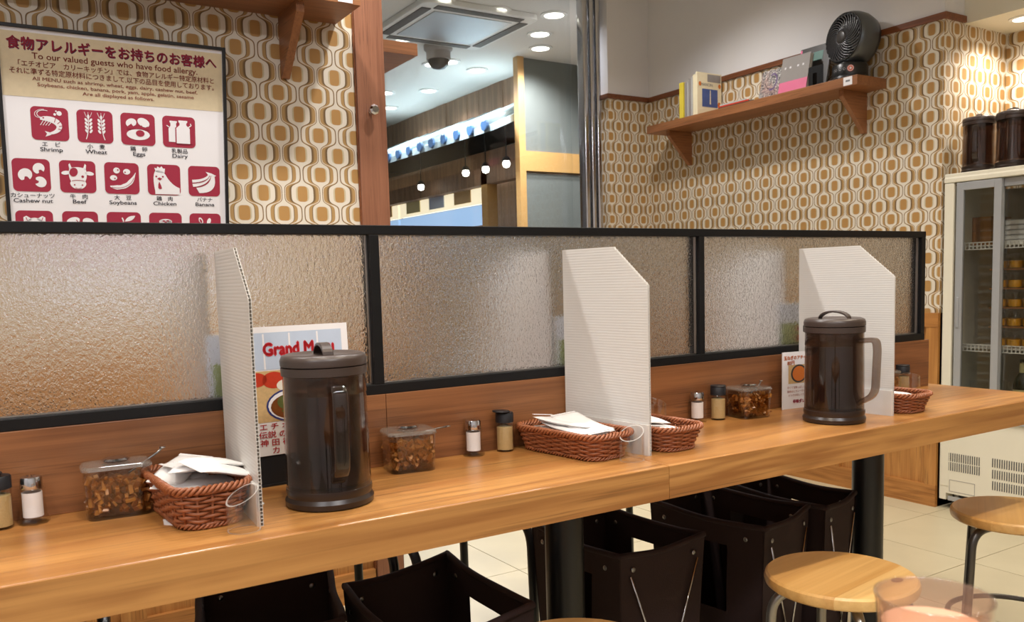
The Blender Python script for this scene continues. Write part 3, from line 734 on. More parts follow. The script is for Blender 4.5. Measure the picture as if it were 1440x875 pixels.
# ------------------------------------------------------------------ counter tables
ZC = 0.72
def column(parent, x, rb=0.075):
    obj('column_leg', xf(lathe([(0.041, 0.015), (0.041, 0.652)], 28), T(x, 0, 0)), 'black_metal', parent, smooth=True)
    obj('base_plate', xf(lathe([(0, 0), (rb, 0), (rb, 0.006), (0.045, 0.015), (0, 0.015)], 36), T(x, 0, 0)), 'black_metal', parent, smooth=True, auto=40)
    obj('top_plate', box(x - 0.07, x + 0.07, -0.07, 0.07, 0.652, 0.6595), 'black_metal', parent)
def table(x0, x1, cols, label):
    t = thing('counter_table', label, 'table', ((x0 + x1) / 2, 0, 0)); c = (x0 + x1) / 2
    obj('table_top', box(x0 - c, x1 - c, -0.3235, 0.3235, 0.700, ZC), 'oak_top', t, bevel=0.0022)
    for y in (-0.325, 0.307): obj('edge_band', box(x0 - c, x1 - c, y, y + 0.018, 0.660, ZC - 0.0012), 'oak_edge', t)
    obj('end_band', box(x1 - c - 0.018, x1 - c - 0.0005, -0.307, 0.307, 0.660, 0.7), 'oak_edge', t)
    obj('underside', box(x0 - c, x1 - c - 0.018, -0.307, 0.307, 0.660, 0.6995), 'oak_rail_x', t)
    for x in cols: column(t, x - c)
table(-0.80, 1.0225, (-0.45,), 'long honey oak counter table carrying the pitcher beside the Grand Menu')
table(1.0235, 2.355, (2.04,), 'honey oak counter table beside the drinks fridge carrying the small card')
pd = thing('pedestal_leg', 'thick black steel column leg under the joint of the two counter tables', 'table leg', (1.0225, 0, 0))
column(pd, 0.0)
# ------------------------------------------------------------------ glass partition on the table
ZT, ZB = 1.159, 0.853
gp = thing('glass_partition', 'black framed textured glass partition standing along the oak counter', 'partition', (0, 0, ZC))
S0, S1, S2, S3 = -0.80, 0.6205, 1.4225, 2.273
FD = 0.042
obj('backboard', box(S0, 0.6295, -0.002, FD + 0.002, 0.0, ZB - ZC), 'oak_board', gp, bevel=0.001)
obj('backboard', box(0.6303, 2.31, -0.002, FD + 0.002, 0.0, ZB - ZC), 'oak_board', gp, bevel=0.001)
obj('top_rail', box(S0, S3 + 0.018, 0, FD, ZT - 0.017 - ZC, ZT - ZC), 'black_paint', gp, bevel=0.0012)
obj('bottom_rail', box(S0, S3 + 0.018, 0, FD, ZB - ZC, ZB + 0.0185 - ZC), 'black_paint', gp, bevel=0.0012)
for x, w in ((S0, 0.018), (S1 - 0.0095, 0.019), (S2 - 0.004, 0.016), (S3, 0.018)):
    obj('post', box(x, x + w, 0.0005, FD - 0.0005, ZB + 0.0185 - ZC, ZT - 0.017 - ZC), 'black_paint', gp, bevel=0.0012)
for a, b2 in ((S0 + 0.018, S1 - 0.0095), (S1 + 0.0095, S2 - 0.004), (S2 + 0.012, S3)):
    pane = obj('glass_pane', box(a, b2, 0.018, 0.023, ZB + 0.0185 - ZC, ZT - 0.017 - ZC), 'rain_glass', gp)
    obj('glazing_bead', box(b2 - 0.003, b2 - 0.0002, 0.010, 0.0175, ZB + 0.02 - ZC, ZT - 0.018 - ZC), 'steel', pane)
    obj('glazing_bead', box(a, b2 - 0.004, 0.010, 0.0175, ZB + 0.0186 - ZC, ZB + 0.0205 - ZC), 'steel', pane)

# ------------------------------------------------------------------ twin wall plastic dividers
def divider_parts(t, L=0.25, H=0.392, ch=0.088, cv=0.074, th=0.0042, foot=1):
    # local x = thickness, local -y = towards the seat
    out = [(0, 0), (-L, 0), (-L, H - cv), (-L + ch, H), (0, H)]
    for x in (-th / 2, th / 2 - 0.0005): obj('sheet', prism(out, 'x', x, x + 0.0005), 'twinwall', t)
    ribs = []; n = int(H / 0.0052)
    for k in range(n + 1):
        z = k * H / n; y1 = -L if z <= H - cv else -L + ch * (z - (H - cv)) / cv
        ribs.append(box(-th / 2 + 0.0005, th / 2 - 0.0005, y1 + 0.0003, -0.0003, max(0, z - 0.0003), min(H, z + 0.0003)))
    tag(obj('flutes', join(*ribs), 'twinwall', t), kind='stuff')
    # shallow ridges on the faces show the flutes
    rid = []
    for k in range(n):
        z = (k + 0.5) * H / n; y1 = -L if z <= H - cv else -L + ch * (z - (H - cv)) / cv
        for s in (-1, 1): rid.append(tuple_ridge(s * th / 2, s, y1, z, H / n))
    tag(obj('ridges', join(*rid), 'twinwall', t), kind='stuff')
    obj('lower_board', box(-th / 2 - 0.0035 * foot - 0.001, -th / 2 - 0.0005, -L, -0.05, 0.0, 0.058), 'twinwall', t)
    obj('foot_plate', prism([(th / 2, -L + 0.075), (0.030, -L + 0.125), (0.028, -L + 0.15), (th / 2, -L + 0.15)], 'z', 0.0, 0.0015), 'white_plastic', t)
def tuple_ridge(x, s, y1, z, p):
    e = 0.00014 * s
    return ([(x, y1, z - p * 0.42), (x + e, y1, z - p * 0.2), (x + e, y1, z + p * 0.2), (x, y1, z + p * 0.42), (x, 0, z - p * 0.42), (x + e, 0, z - p * 0.2), (x + e, 0, z + p * 0.2), (x, 0, z + p * 0.42)],
            [(0, 1, 5, 4), (1, 2, 6, 5), (2, 3, 7, 6)])
DV = {}
for k, (bx, by, fx_, fy, lab) in enumerate(((0.340, -0.010, 0.323, -0.260, 'white ribbed plastic divider between the napkin basket and the Grand Menu'),
                                         (1.030, -0.008, 1.055, -0.240, 'white ribbed plastic divider between two napkin baskets'),
                                         (1.750, -0.008, 1.772, -0.255, 'white ribbed plastic divider right behind the handled pitcher'))):
    L = math.hypot(bx - fx_, by - fy)
    t = thing('plastic_divider', lab, 'divider', (bx, by, ZC), math.atan2(fx_ - bx, -(fy - by)), 'white plastic counter dividers')
    divider_parts(t, L); DV[k] = t
for k, (x, lab) in enumerate(((0.335, 'pale plastic divider across the partition, seen through the first pane'), (1.035, 'pale plastic divider across the partition, seen through the pane left of the middle post'), (1.755, 'pale plastic divider across the partition, seen through the pane right of the middle post'))):
    t = thing('plastic_divider', lab, 'divider', (x, 0.052, ZC), PI, 'dividers on the far side of the partition')
    divider_parts(t, 0.24)

# ------------------------------------------------------------------ pitchers
def pitcher(name, label, loc, rz, group):
    t = thing(name, label, 'pitcher', loc, rz, group)
    n = 48
    obj('base', lathe([(0, 0.004), (0.058, 0.004), (0.060, 0.0), (0.0665, 0.002), (0.0675, 0.010), (0.0640, 0.016), (0.0655, 0.022), (0.0650, 0.028), (0.0600, 0.030), (0, 0.030)], n), 'smoke_base', t, smooth=True, auto=35)
    body = obj('body', lathe([(0.0640, 0.028), (0.0632, 0.12), (0.0618, 0.205), (0.0618, 0.206), (0.0590, 0.206), (0.0600, 0.12), (0.0608, 0.034), (0.0, 0.034)], n), 'smoke_body', t, smooth=True, auto=40)
    obj('streak_shell', lathe([(0.050, 0.036), (0.049, 0.165), (0.0505, 0.168), (0.0475, 0.168), (0.0470, 0.040), (0, 0.040)], 14), 'smoke_inner', body, smooth=False)  # added faceted shell imitating vertical reflections inside the body
    obj('collar', lathe([(0.0618, 0.170), (0.0628, 0.172), (0.0622, 0.206), (0.0600, 0.206), (0.0600, 0.172)], n), 'smoke_inner', body, smooth=True, auto=40)
    lid = obj('lid', lathe([(0.0600, 0.198), (0.0645, 0.200), (0.0648, 0.212), (0.0610, 0.2125), (0.0650, 0.214), (0.0655, 0.222), (0.0630, 0.2285), (0.056, 0.2315), (0.048, 0.2290), (0.030, 0.2280), (0, 0.2280)], n), 'smoke_lid', t, smooth=True, auto=50)
    pts = []
    for i in range(13):
        a = PI * i / 12; pts.append((0.036 * math.cos(a), 0.0, 0.2265 + 0.0165 * math.sin(a)))
    rings = [[(p[0], s, p[2] + dz) for s, dz in ((-0.0085, 0), (0.0085, 0), (0.0075, 0.0045), (-0.0075, 0.0045))] for p in pts]
    obj('lid_grip', loft(rings), 'smoke_lid', lid, bevel=0.0012)
    hp = arc_path([(0.060, 0, 0.182), (0.098, 0, 0.186), (0.101, 0, 0.165), (0.097, 0, 0.066), (0.060, 0, 0.046)], 0.03, 8)
    rings = []
    for i, p in enumerate(hp):
        a = hp[max(0, i - 1)]; c = hp[min(len(hp) - 1, i + 1)]; d = (c - a).normalized(); nrm = Vector((d.z, 0, -d.x))
        rings.append([p + nrm * u + Vector((0, w, 0)) for u, w in rrect(0.011, 0.022, 0.004, 3)])
    obj('handle', loft(rings), 'smoke_body', t, smooth=True, auto=50)
    obj('spout', xf(prism(rrect(0.03, 0.016, 0.003, 3), 'x', -0.004, 0.004), T(-0.0655, 0, 0.206)), 'smoke_lid', t)
    return t
p1c = Vector((0.449, -0.188, ZC)); p2c = Vector((1.621, -0.210, ZC))
pitcher('water_pitcher', 'smoky brown plastic pitcher standing in front of the Grand Menu', p1c, math.radians(-98), 'smoky brown water pitchers')
pitcher('water_pitcher', 'smoky brown plastic pitcher with its looped handle beside the divider and small card', p2c, math.radians(-84), 'smoky brown water pitchers')

# ------------------------------------------------------------------ napkin baskets and wrapped wipes
def basket(loc, rz, label, w=0.100, l=0.205, h=0.052):
    t = thing('wicker_basket', label, 'basket', loc, rz, 'brown wicker baskets of wrapped wipes')
    ns = 26
    def per(f, wobble=0.0, ph=0.0, n=104, twist=None):
        W_, L_ = (w - 0.020) + 0.020 * f, (l - 0.020) + 0.020 * f
        base = rrect(W_, L_, 0.030, 8); out = []
        # resample evenly
        P = base + [base[0]]; seg = [math.dist(a, b2) for a, b2 in zip(P, P[1:])]; tot = sum(seg); acc, j = 0.0, 0
        for i in range(n):
            s = tot * i / n
            while acc + seg[j] < s: acc += seg[j]; j += 1
            u = (s - acc) / seg[j]; a, b2 = P[j], P[j + 1]
            x, y = a[0] + (b2[0] - a[0]) * u, a[1] + (b2[1] - a[1]) * u
            dx, dy = b2[0] - a[0], b2[1] - a[1]; ll = math.hypot(dx, dy); nx, ny = dy / ll, -dx / ll
            o = wobble * math.cos(PI * ns * i / n * 1.0 + ph); out.append((x + nx * o, y + ny * o, 0, nx, ny))
        return out
    rows = []; nr = 9
    for k in range(nr):
        f = k / (nr - 1); z = 0.007 + (h - 0.016) * f
        rows.append(tube([(p[0], p[1], z + 0.0006 * math.sin(i * 0.9)) for i, p in enumerate(per(f, 0.0026, PI * k))], 0.0026, 5, True))
    tag(obj('weave', join(*rows), 'wicker', t, smooth=True), kind='stuff')
    st = []
    a, b2 = per(0, n=ns), per(1, n=ns)
    for p, q in zip(a, b2): st.append(tube([(p[0], p[1], 0.003), (q[0], q[1], h - 0.004)], 0.0022, 5))
    obj('stakes', join(*st), 'wicker', t, smooth=True)
    for nm, f, z0, rr in (('rim_braid', 1.12, h - 0.004, 0.0042), ('foot_braid', 0.03, 0.0046, 0.0030)):
        br = []
        P = per(f, n=180)
        for ph in (0, 2 * PI / 3, 4 * PI / 3):
            br.append(tube([(p[0] + p[3] * rr * math.cos(i * 2 * PI / 7.5 + ph), p[1] + p[4] * rr * math.cos(i * 2 * PI / 7.5 + ph), z0 + rr * math.sin(i * 2 * PI / 7.5 + ph)) for i, p in enumerate(P)], rr * 0.62, 5, True))
        obj(nm, join(*br), 'wicker', t, smooth=True)
    q = per(0.0, n=60)
    obj('floor_mat', prism([(p[0] * 0.97, p[1] * 0.985) for p in q], 'z', 0.003, 0.006), 'wicker', t)
    return t
def wipe_mesh(L, Wd, seed):
    rnd = random.Random(seed); nx, ny = 16, 8; V, F = [], []
    for s in (1, -1):
        for i in range(nx + 1):
            for j in range(ny + 1):
                u, v = i / nx * 2 - 1, j / ny * 2 - 1
                th = 0.0042 * (1 - abs(u) ** 6) ** 0.6 * (1 - abs(v) ** 4) ** 0.5 + 0.0002
                th += 0.0008 * (1 - u ** 4) * math.sin(7 * u + 5 * v + seed) * (1 - v * v)
                x = u * L / 2 + (0.0010 * (j % 2) * (1 if u > 0 else -1) if abs(u) == 1 else 0)
                V.append((x, v * Wd / 2, s * th + 0.004 * math.sin(1.6 * u + seed)))
    n1 = (nx + 1) * (ny + 1)
    for i in range(nx):
        for j in range(ny):
            a = i * (ny + 1) + j; q = (a, a + ny + 1, a + ny + 2, a + 1); F.append(q); F.append(tuple(n1 + k for k in reversed(q)))
    rim = [j for j in range(ny + 1)] + [i * (ny + 1) + ny for i in range(1, nx + 1)] + [nx * (ny + 1) + j for j in range(ny - 1, -1, -1)] + [i * (ny + 1) for i in range(nx - 1, 0, -1)]
    for a, b2 in zip(rim, rim[1:] + rim[:1]): F.append((a, b2, n1 + b2, n1 + a))
    return mesh('wipe', (V, F), True)
WM = [wipe_mesh(0.092, 0.052, s) for s in (1, 2, 3)]
WB = [wipe_mesh(0.145, 0.060, s) for s in (4, 5)]
for m_ in WM + WB: m_.materials.append(MAT['wipe_white'])
seal = mesh('seal', join(*[box(-0.0025, 0.0025, -0.025 + 0.005 * k, -0.0226 + 0.005 * k, -0.0004, 0.0006) for k in range(11)], box(-0.0028, 0.0028, -0.0265, 0.0265, -0.0003, 0.0003))); seal.materials.append(MAT['wipe_white'])
def wipe(m_, loc, rot, label, group):
    t = thing('wrapped_wipe', label, 'wipe', loc, 0, group); t.rotation_euler = rot
    obj('sachet', m_, None, t)
    L = max(v.co.x for v in m_.vertices)
    for s in (-1, 1):
        obj('crimped_seal', seal, None, t, loc=(s * (L + 0.0015), 0, 0.004 * math.sin(1.6 * s + {0: 1, 1: 2, 2: 3}.get(WM.index(m_) if m_ in WM else 0, 1))))
BK = []
b1 = basket((0.262, -0.135, ZC), math.radians(4), 'wicker basket heaped with wipes beside the pickle jar with a raised spoon', 0.105, 0.200, 0.062)
b2_ = basket((0.966, -0.118, ZC), math.radians(8), 'long wicker basket of wipes beside the black capped pepper shaker, left of its divider', 0.112, 0.225, 0.050)
b3 = basket((1.128, -0.140, ZC), math.radians(4), 'wicker basket half hidden by a divider beside the salt shaker', 0.108, 0.225, 0.048)
b4 = basket((1.848, -0.160, ZC), math.radians(4), 'wicker basket half hidden by the divider at the end of the counter', 0.108, 0.225, 0.046)
D = math.radians
zz = ZC
W1 = ((0.262, -0.090, 0.044, 0, 0, 80, 0, None), (0.272, -0.150, 0.046, 4, -4, 20, 1, None), (0.246, -0.105, 0.052, 4, -10, 62, 2, None), (0.262, -0.086, 0.058, -4, -6, 84, 0, None), (0.250, -0.098, 0.064, 6, -14, 50, 1, 'white wipe standing steepest against the rim beside the raised spoon'), (0.276, -0.108, 0.068, 2, 3, 20, 2, None), (0.262, -0.130, 0.072, -4, 6, 65, 0, None), (0.286, -0.152, 0.076, 4, 8, 30, 1, None), (0.284, -0.196, 0.076, 10, 10, 24, 2, 'white wipe hanging over the basket edge above the clear tube'))
for x, y, z, rx, ry, rz, k, lab in W1:
    wipe(WM[k], (x, y, zz + z), (D(rx), D(ry), D(rz)), lab or 'small white wrapped wipe heaped in the basket beside the raised spoon jar', 'white wipes in the first basket')
for x, y, z, rx, ry, rz, k in ((0.962, -0.095, 0.040, 4, 3, 84, 0), (0.972, -0.120, 0.045, -4, 2, 97, 1), (0.955, -0.135, 0.050, 6, -3, 86, 0), (0.976, -0.105, 0.052, 4, 2, 93, 1), (0.962, -0.112, 0.058, 8, -4, 99, 0), (0.970, -0.140, 0.060, -5, -4, 82, 1)):
    wipe(WB[k], (x, y, zz + z), (D(rx), D(ry), D(rz)), 'long white wrapped wipe lying in the long basket left of its divider', 'white wipes in the long basket')
for x, y, z, rx, ry, rz, k in ((1.122, -0.130, 0.034, 2, -3, 84, 0), (1.124, -0.145, 0.046, 4, -6, 94, 1), (1.116, -0.125, 0.060, 8, -10, 90, 0)):
    wipe(WB[k], (x, y, zz + z), (D(rx), D(ry), D(rz)), 'white wrapped wipe in the basket beside the salt shaker and divider', 'white wipes in the basket right of the divider')
for x, y, z, rx, ry, rz, k in ((1.842, -0.155, 0.032, 2, -2, 84, 0), (1.848, -0.160, 0.046, 4, -4, 94, 1)):
    wipe(WB[k], (x, y, zz + z), (D(rx), D(ry), D(rz)), 'white wrapped wipe in the basket at the counter end', 'white wipes in the last basket')
for lab, x, y in (('white paper corner poking out under the basket beside the raised spoon jar', 0.218, -0.135), ('white paper corner poking out under the long wicker basket', 0.944, -0.150)):
    tag(obj('paper_slip', prism([(0, 0), (0.012, -0.012), (0.020, 0.015), (0.004, 0.03)], 'z', 0, 0.0008), 'paper_white', None, loc=(x - 0.008, y - 0.03, ZC)), lab, 'paper')

# ------------------------------------------------------------------ clear bill holders
def bill_holder(loc, rz, label, r=0.0225, lo=0.038, hi=0.062):
    t = thing('bill_holder', label, 'holder', loc, rz, 'clear acrylic tubes for bills')
    n = 36
    def rim(rr, dz=0.0): return [(rr * math.cos(2 * PI * i / n), rr * math.sin(2 * PI * i / n), lo + (hi - lo) * (0.5 + 0.5 * math.cos(2 * PI * i / n) * rr / r) + dz) for i in range(n)]
    def low(rr, z): return [(rr * math.cos(2 * PI * i / n), rr * math.sin(2 * PI * i / n), z) for i in range(n)]
    obj('tube', loft([low(r, 0.0), rim(r)], False, False), 'acrylic', t, smooth=True)
    obj('tube_inner', loft([rim(r - 0.0022), low(r - 0.0022, 0.001)], False, False), 'acrylic', t, smooth=True)
    obj('cut_rim', loft([rim(r), rim(r - 0.0022)], False, False), 'acrylic_edge', t)
    obj('foot_ring', loft([low(r, 0.0006), low(r - 0.0018, 0.0006)], False, False), 'acrylic_edge', t)
bill_holder((0.297, -0.264, ZC), D(18), 'clear slant cut tube in front of the heaped wicker basket')
bill_holder((1.003, -0.248, ZC), D(25), 'clear slant cut tube in front of the long wicker basket')
bill_holder((1.245, -0.040, ZC), D(200), 'clear slant cut tube behind a basket near the salt shaker', hi=0.075, lo=0.050)
bill_holder((2.06, -0.110, ZC), D(200), 'clear slant cut tube at the far end of the counter', hi=0.068, lo=0.048)

# ------------------------------------------------------------------ pickle jars, salt and pepper
def jar(loc, rz, label, spoon, w=0.090, d=0.070, h=0.068, seed=0):
    t = thing('pickle_jar', label, 'jar', loc, rz, 'clear jars of pickles')
    rnd = random.Random(seed)
    def ring(k, z): return [(x, y, z) for x, y in rrect(w * k, d * k, 0.016 * k, 6)]
    obj('glass_wall', loft([ring(0.93, 0.0), ring(0.95, 0.002), ring(1.0, h), ring(0.97, h), ring(0.92, 0.005)], True, True), 'jar_glass', t, smooth=True, auto=40)
    obj('brine', loft([ring(0.90, 0.006), ring(0.935, h * 0.86)], True, True), 'amber_glass', t, smooth=True, auto=40)
    obj('thick_base', loft([ring(0.94, 0.0004), ring(0.955, 0.004)], True, True), 'jar_glass', t)
    ch = []
    for k in range(150):
        z = rnd.uniform(0.010, h * 0.84); kk = 0.80
        x, y = rnd.uniform(-1, 1) * w / 2 * kk, rnd.uniform(-1, 1) * d / 2 * kk
        if rnd.random() < 0.45:
            if rnd.random() < 0.6: y = -d / 2 * rnd.uniform(0.76, 0.84)
            else: x = rnd.choice((-1, 1)) * w / 2 * rnd.uniform(0.78, 0.84)
        a, b_, c = rnd.uniform(0.004, 0.0085), rnd.uniform(0.003, 0.006), rnd.uniform(0.0012, 0.003)
        M_ = T(x, y, z) @ R(rnd.uniform(0, 6), 'X') @ R(rnd.uniform(0, 6), 'Y') @ R(rnd.uniform(0, 6), 'Z')
        v, f = box(-a, a, -b_, b_, -c, c); v = [(p[0] * rnd.uniform(0.7, 1), p[1] * rnd.uniform(0.6, 1), p[2] + 12 * p[0] * p[0]) for p in v]
        ch.append(xf((v, f), M_))
    tag(obj('pickles', join(*ch), 'pickle', t), kind='stuff')
    lid = obj('lid', loft([ring(1.0, h + 0.0005), ring(1.045, h + 0.001), ring(1.045, h + 0.004), ring(0.98, h + 0.0075), ring(0.6, h + 0.0082)], True, True), 'lid_glass', t, smooth=True, auto=30)
    obj('lid_knob', xf(lathe([(0.0, 0.003), (0.016, 0.0025), (0.020, 0.0), (0.017, -0.002), (0, -0.002)], 24), T(0, 0, h + 0.0115)), 'chrome', lid, smooth=True, auto=30)
    obj('lid_rim', loft([ring(1.047, h + 0.0012), ring(1.047, h + 0.0036), ring(1.030, h + 0.0036), ring(1.030, h + 0.0012)], False, False, True), 'acrylic', lid)
    sp = obj('spoon', tube(spoon, 0.0016, 6), 'steel', t, smooth=True)
    e = Vector(spoon[-1])
    obj('spoon_end', xf(lathe([(0, -0.0012), (0.0045, -0.0008), (0.0045, 0.0008), (0, 0.0012)], 14), T(*e)), 'steel', sp, smooth=True)
jar((0.166, -0.056, ZC), D(-3), 'clear jar of amber pickles with a spoon handle raised beside the wicker basket', [(0.0, 0, 0.05), (0.035, 0.0, 0.072), (0.058, 0, 0.086), (0.066, -0.002, 0.094)], 0.093, 0.062, 0.072, 1)
jar((0.648, -0.052, ZC), D(-8), 'clear jar of amber pickles with its spoon lying flat, beside the pitcher', [(0.0, 0, 0.05), (0.035, 0.0, 0.066), (0.055, 0.002, 0.068), (0.078, 0.004, 0.070)], 0.086, 0.078, 0.066, 2)
jar((1.528, -0.045, ZC), D(-8), 'clear jar of amber pickles beside the small printed card', [(0.0, 0, 0.05), (0.026, 0.0, 0.068), (0.036, 0.002, 0.076), (0.040, 0.004, 0.081)], 0.086, 0.074, 0.064, 3)
jar((2.015, -0.050, ZC), D(-8), 'clear jar of amber pickles half hidden by the divider at the counter end', [(0.0, 0, 0.05), (0.026, 0.0, 0.068), (0.034, 0.002, 0.076), (0.038, 0.004, 0.079)], 0.086, 0.074, 0.064, 4)

def salt(loc, label, fluted=True):
    t = thing('salt_shaker', label, 'shaker', loc, 0, 'glass salt shakers')
    n = 24
    if fluted:
        prof = [(0, 0), (0.0205, 0), (0.0215, 0.003), (0.0205, 0.007), (0.0175, 0.012), (0.0165, 0.030), (0.0170, 0.048), (0.0175, 0.0505), (0.014, 0.053)]
        V, F = lathe(prof, 32); V = [(x * (1 + 0.035 * math.cos(8 * math.atan2(y, x))), y * (1 + 0.035 * math.cos(8 * math.atan2(y, x))), z) for x, y, z in V]
        obj('glass_body', (V, F), 'jar_glass', t, smooth=True)
    else:
        obj('glass_body', loft([[(x, y, z) for x, y in rrect(w_, w_, 0.005, 4)] for w_, z in ((0.032, 0), (0.033, 0.004), (0.031, 0.012), (0.031, 0.052))]), 'jar_glass', t, smooth=True, auto=40)
    obj('salt_fill', lathe([(0, 0.009), (0.0135, 0.010), (0.0135, 0.046), (0, 0.044)], n), 'salt', t, smooth=True, auto=40)
    cap = obj('cap', lathe([(0.0150, 0.051), (0.0152, 0.052), (0.0148, 0.066), (0.0138, 0.0685), (0.006, 0.0700), (0, 0.0700)], 32), 'chrome', t, smooth=True, auto=35)
    obj('holes', join(*[xf(lathe([(0.0012, 0.0702), (0, 0.0702)], 6), T(0.005 * math.cos(a), 0.005 * math.sin(a), 0)) for a in (0, 1.26, 2.5, 3.8, 5.0)]), 'black_plastic', cap)
def pepper(loc, label, open_lid=None):
    t = thing('pepper_shaker', label, 'shaker', loc, 0, 'clear shakers of curry spice with black caps')
    obj('glass_body', lathe([(0, 0), (0.0165, 0), (0.0172, 0.003), (0.0170, 0.058), (0.0155, 0.060)], 28), 'jar_glass', t, smooth=True, auto=40)
    obj('spice_fill', lathe([(0, 0.003), (0.0155, 0.004), (0.0155, 0.048), (0, 0.054)], 24), 'pepper', t, smooth=True, auto=40)
    cap = obj('cap', lathe([(0.0155, 0.057), (0.0178, 0.058), (0.0178, 0.0745), (0.0165, 0.0765), (0, 0.0765)], 28), 'black_plastic', t, smooth=True, auto=35)
    if open_lid is not None:
        obj('flip_lid', xf(lathe([(0, 0), (0.0165, 0), (0.0172, 0.0015), (0.0165, 0.003), (0, 0.0032)], 28), T(-0.010, -0.004, 0.0785) @ R(open_lid, 'Y')), 'black_plastic', cap, smooth=True, auto=35)
    else:
        obj('flip_lid', lathe([(0, 0.0765), (0.0175, 0.0765), (0.0178, 0.0785), (0.0165, 0.0800), (0, 0.0800)], 28), 'black_plastic', cap, smooth=True, auto=35)
salt((0.055, -0.030, ZC), 'fluted glass salt shaker beside the tall spice shaker and raised spoon jar')
salt((0.800, -0.020, ZC), 'fluted glass salt shaker between the flat spoon jar and open capped shaker')
salt((1.386, -0.022, ZC), 'square glass salt shaker beside the shaker by the card jar', False)
pepper((0.013, -0.034, ZC), 'spice shaker with open black lid beside the jar with raised spoon', D(-2))
pepper((0.870, -0.022, ZC), 'spice shaker with open black flip lid beside the long basket', D(3))
pepper((1.446, -0.028, ZC), 'spice shaker with closed black cap beside the pickle jar and card')
pepper((2.10, -0.060, ZC), 'spice shaker with closed black cap at the far counter end')

# ------------------------------------------------------------------ menus and card
mn = thing('menu_sheet', 'laminated Grand Menu sheet with curry photos behind the smoky pitcher', 'menu', (0.352, -0.030, ZC), math.radians(3), rx=math.radians(-3))
obj('sheet', box(0, 0.208, 0, 0.0015, 0.052, 0.268), 'paper_white', mn)
obj('print_top', polys([[(0.012, 0.196), (0.196, 0.196), (0.196, 0.258), (0.012, 0.258)]], -0.0004), 'sky_print', mn)
for x in (0.055, 0.10, 0.15): obj('print_pillar', polys([[(x, 0.196), (x + 0.003, 0.196), (x + 0.003, 0.256), (x, 0.256)]], -0.0006), 'paper_white', mn)
text('title', 'Grand Menu', 0.029, 'ink_scarlet', mn, (0.118, -0.0012, 0.220), bold=0.0016, sx=0.86)
obj('photo_ground', polys([[(0.012, 0.108), (0.196, 0.108), (0.196, 0.194), (0.012, 0.194)]], -0.0004), 'food_beige', mn)
obj('photo_bowls', polys([disc(0.070, 0.178, 0.020, 0.014), disc(0.040, 0.180, 0.018, 0.012)], -0.0007), 'food_red', mn)
obj('photo_nuts', polys([disc(0.090, 0.168, 0.016, 0.010), disc(0.100, 0.186, 0.018, 0.007)], -0.0008), 'page', mn)
for cx0, cz0, r in ((0.100, 0.134, 0.046), (0.150, 0.180, 0.036)):
    pt_ = obj('photo_plate', polys([disc(cx0, cz0, r, r * 0.62)], -0.0009), 'plate_blue', mn)
    obj('plate_white', polys([disc(cx0, cz0, r * 0.93, r * 0.56)], -0.0011), 'paper_white', pt_)
    obj('curry', polys([disc(cx0, cz0 - 0.002, r * 0.84, r * 0.47)], -0.0013), 'sauce', pt_)
    obj('vegetable', polys([disc(cx0 - r * 0.25, cz0 + r * 0.12, r * 0.34, r * 0.26), disc(cx0 - r * 0.05, cz0 - r * 0.2, r * 0.4, r * 0.1)], -0.0015), 'food_green', pt_)
    obj('tomato', polys([disc(cx0 + r * 0.25, cz0 + r * 0.15, r * 0.12, r * 0.12)], -0.0016), 'food_red', pt_)
for k, s in enumerate(('エ チ オ ピ ア', '伝説 のカレー', '神 田 神 保 町', 'カ レ ー')):
    text('lettering', s, 0.0125, 'ink_scarlet', mn, (0.085, -0.0008, 0.096 - 0.0135 * k), bold=0.0002, sx=1.2)
text('lettering', 'ETHIOPIA', 0.0085, 'ink_grey', mn, (0.118, -0.0008, 0.0545))
hold = obj('holder_stand', box(-0.004, 0.212, 0.0016, 0.012, 0.0, 0.050), 'black_plastic', mn)
obj('holder_base', box(-0.004, 0.212, -0.002, 0.024, 0.0, 0.004), 'black_plastic', hold)
cd = thing('price_card', 'small acrylic card with orange lettering and a bowl photo beside the handled pitcher', 'card', (1.663, -0.030, ZC), math.radians(-6))
obj('acrylic_sleeve', box(0, 0.100, 0, 0.003, 0.0, 0.140), 'paper_white', cd)
obj('photo_ground', polys([[(0.018, 0.062), (0.085, 0.062), (0.085, 0.108), (0.018, 0.108)]], -0.0003), 'food_beige', cd)
bo = obj('photo_bowl', polys([disc(0.052, 0.086, 0.026, 0.0225)], -0.0006), 'book_dark', cd)
obj('photo_pickle', polys([disc(0.052, 0.086, 0.021, 0.0185)], -0.0009), 'ink_orange', bo)
text('lettering', '玉ねぎのアチャール', 0.0105, 'ink_orange', cd, (0.050, -0.0008, 0.122), bold=0.0004)
text('lettering', '80円', 0.012, 'ink_orange', cd, (0.026, -0.0008, 0.109), bold=0.0004)
text('lettering', '(税込)', 0.008, 'ink_orange', cd, (0.080, -0.0008, 0.112))
for k, s in enumerate(('辛くて甘酸っぱい玉ねぎ', '箸休めにカレーのお供に', 'どうぞお試しください')):
    text('lettering', s, 0.0066, 'ink_brown', cd, (0.050, -0.0008, 0.050 - 0.0095 * k))
text('lettering', '辛味ダレ', 0.010, 'ink_red', cd, (0.052, -0.0008, 0.014), bold=0.0005)
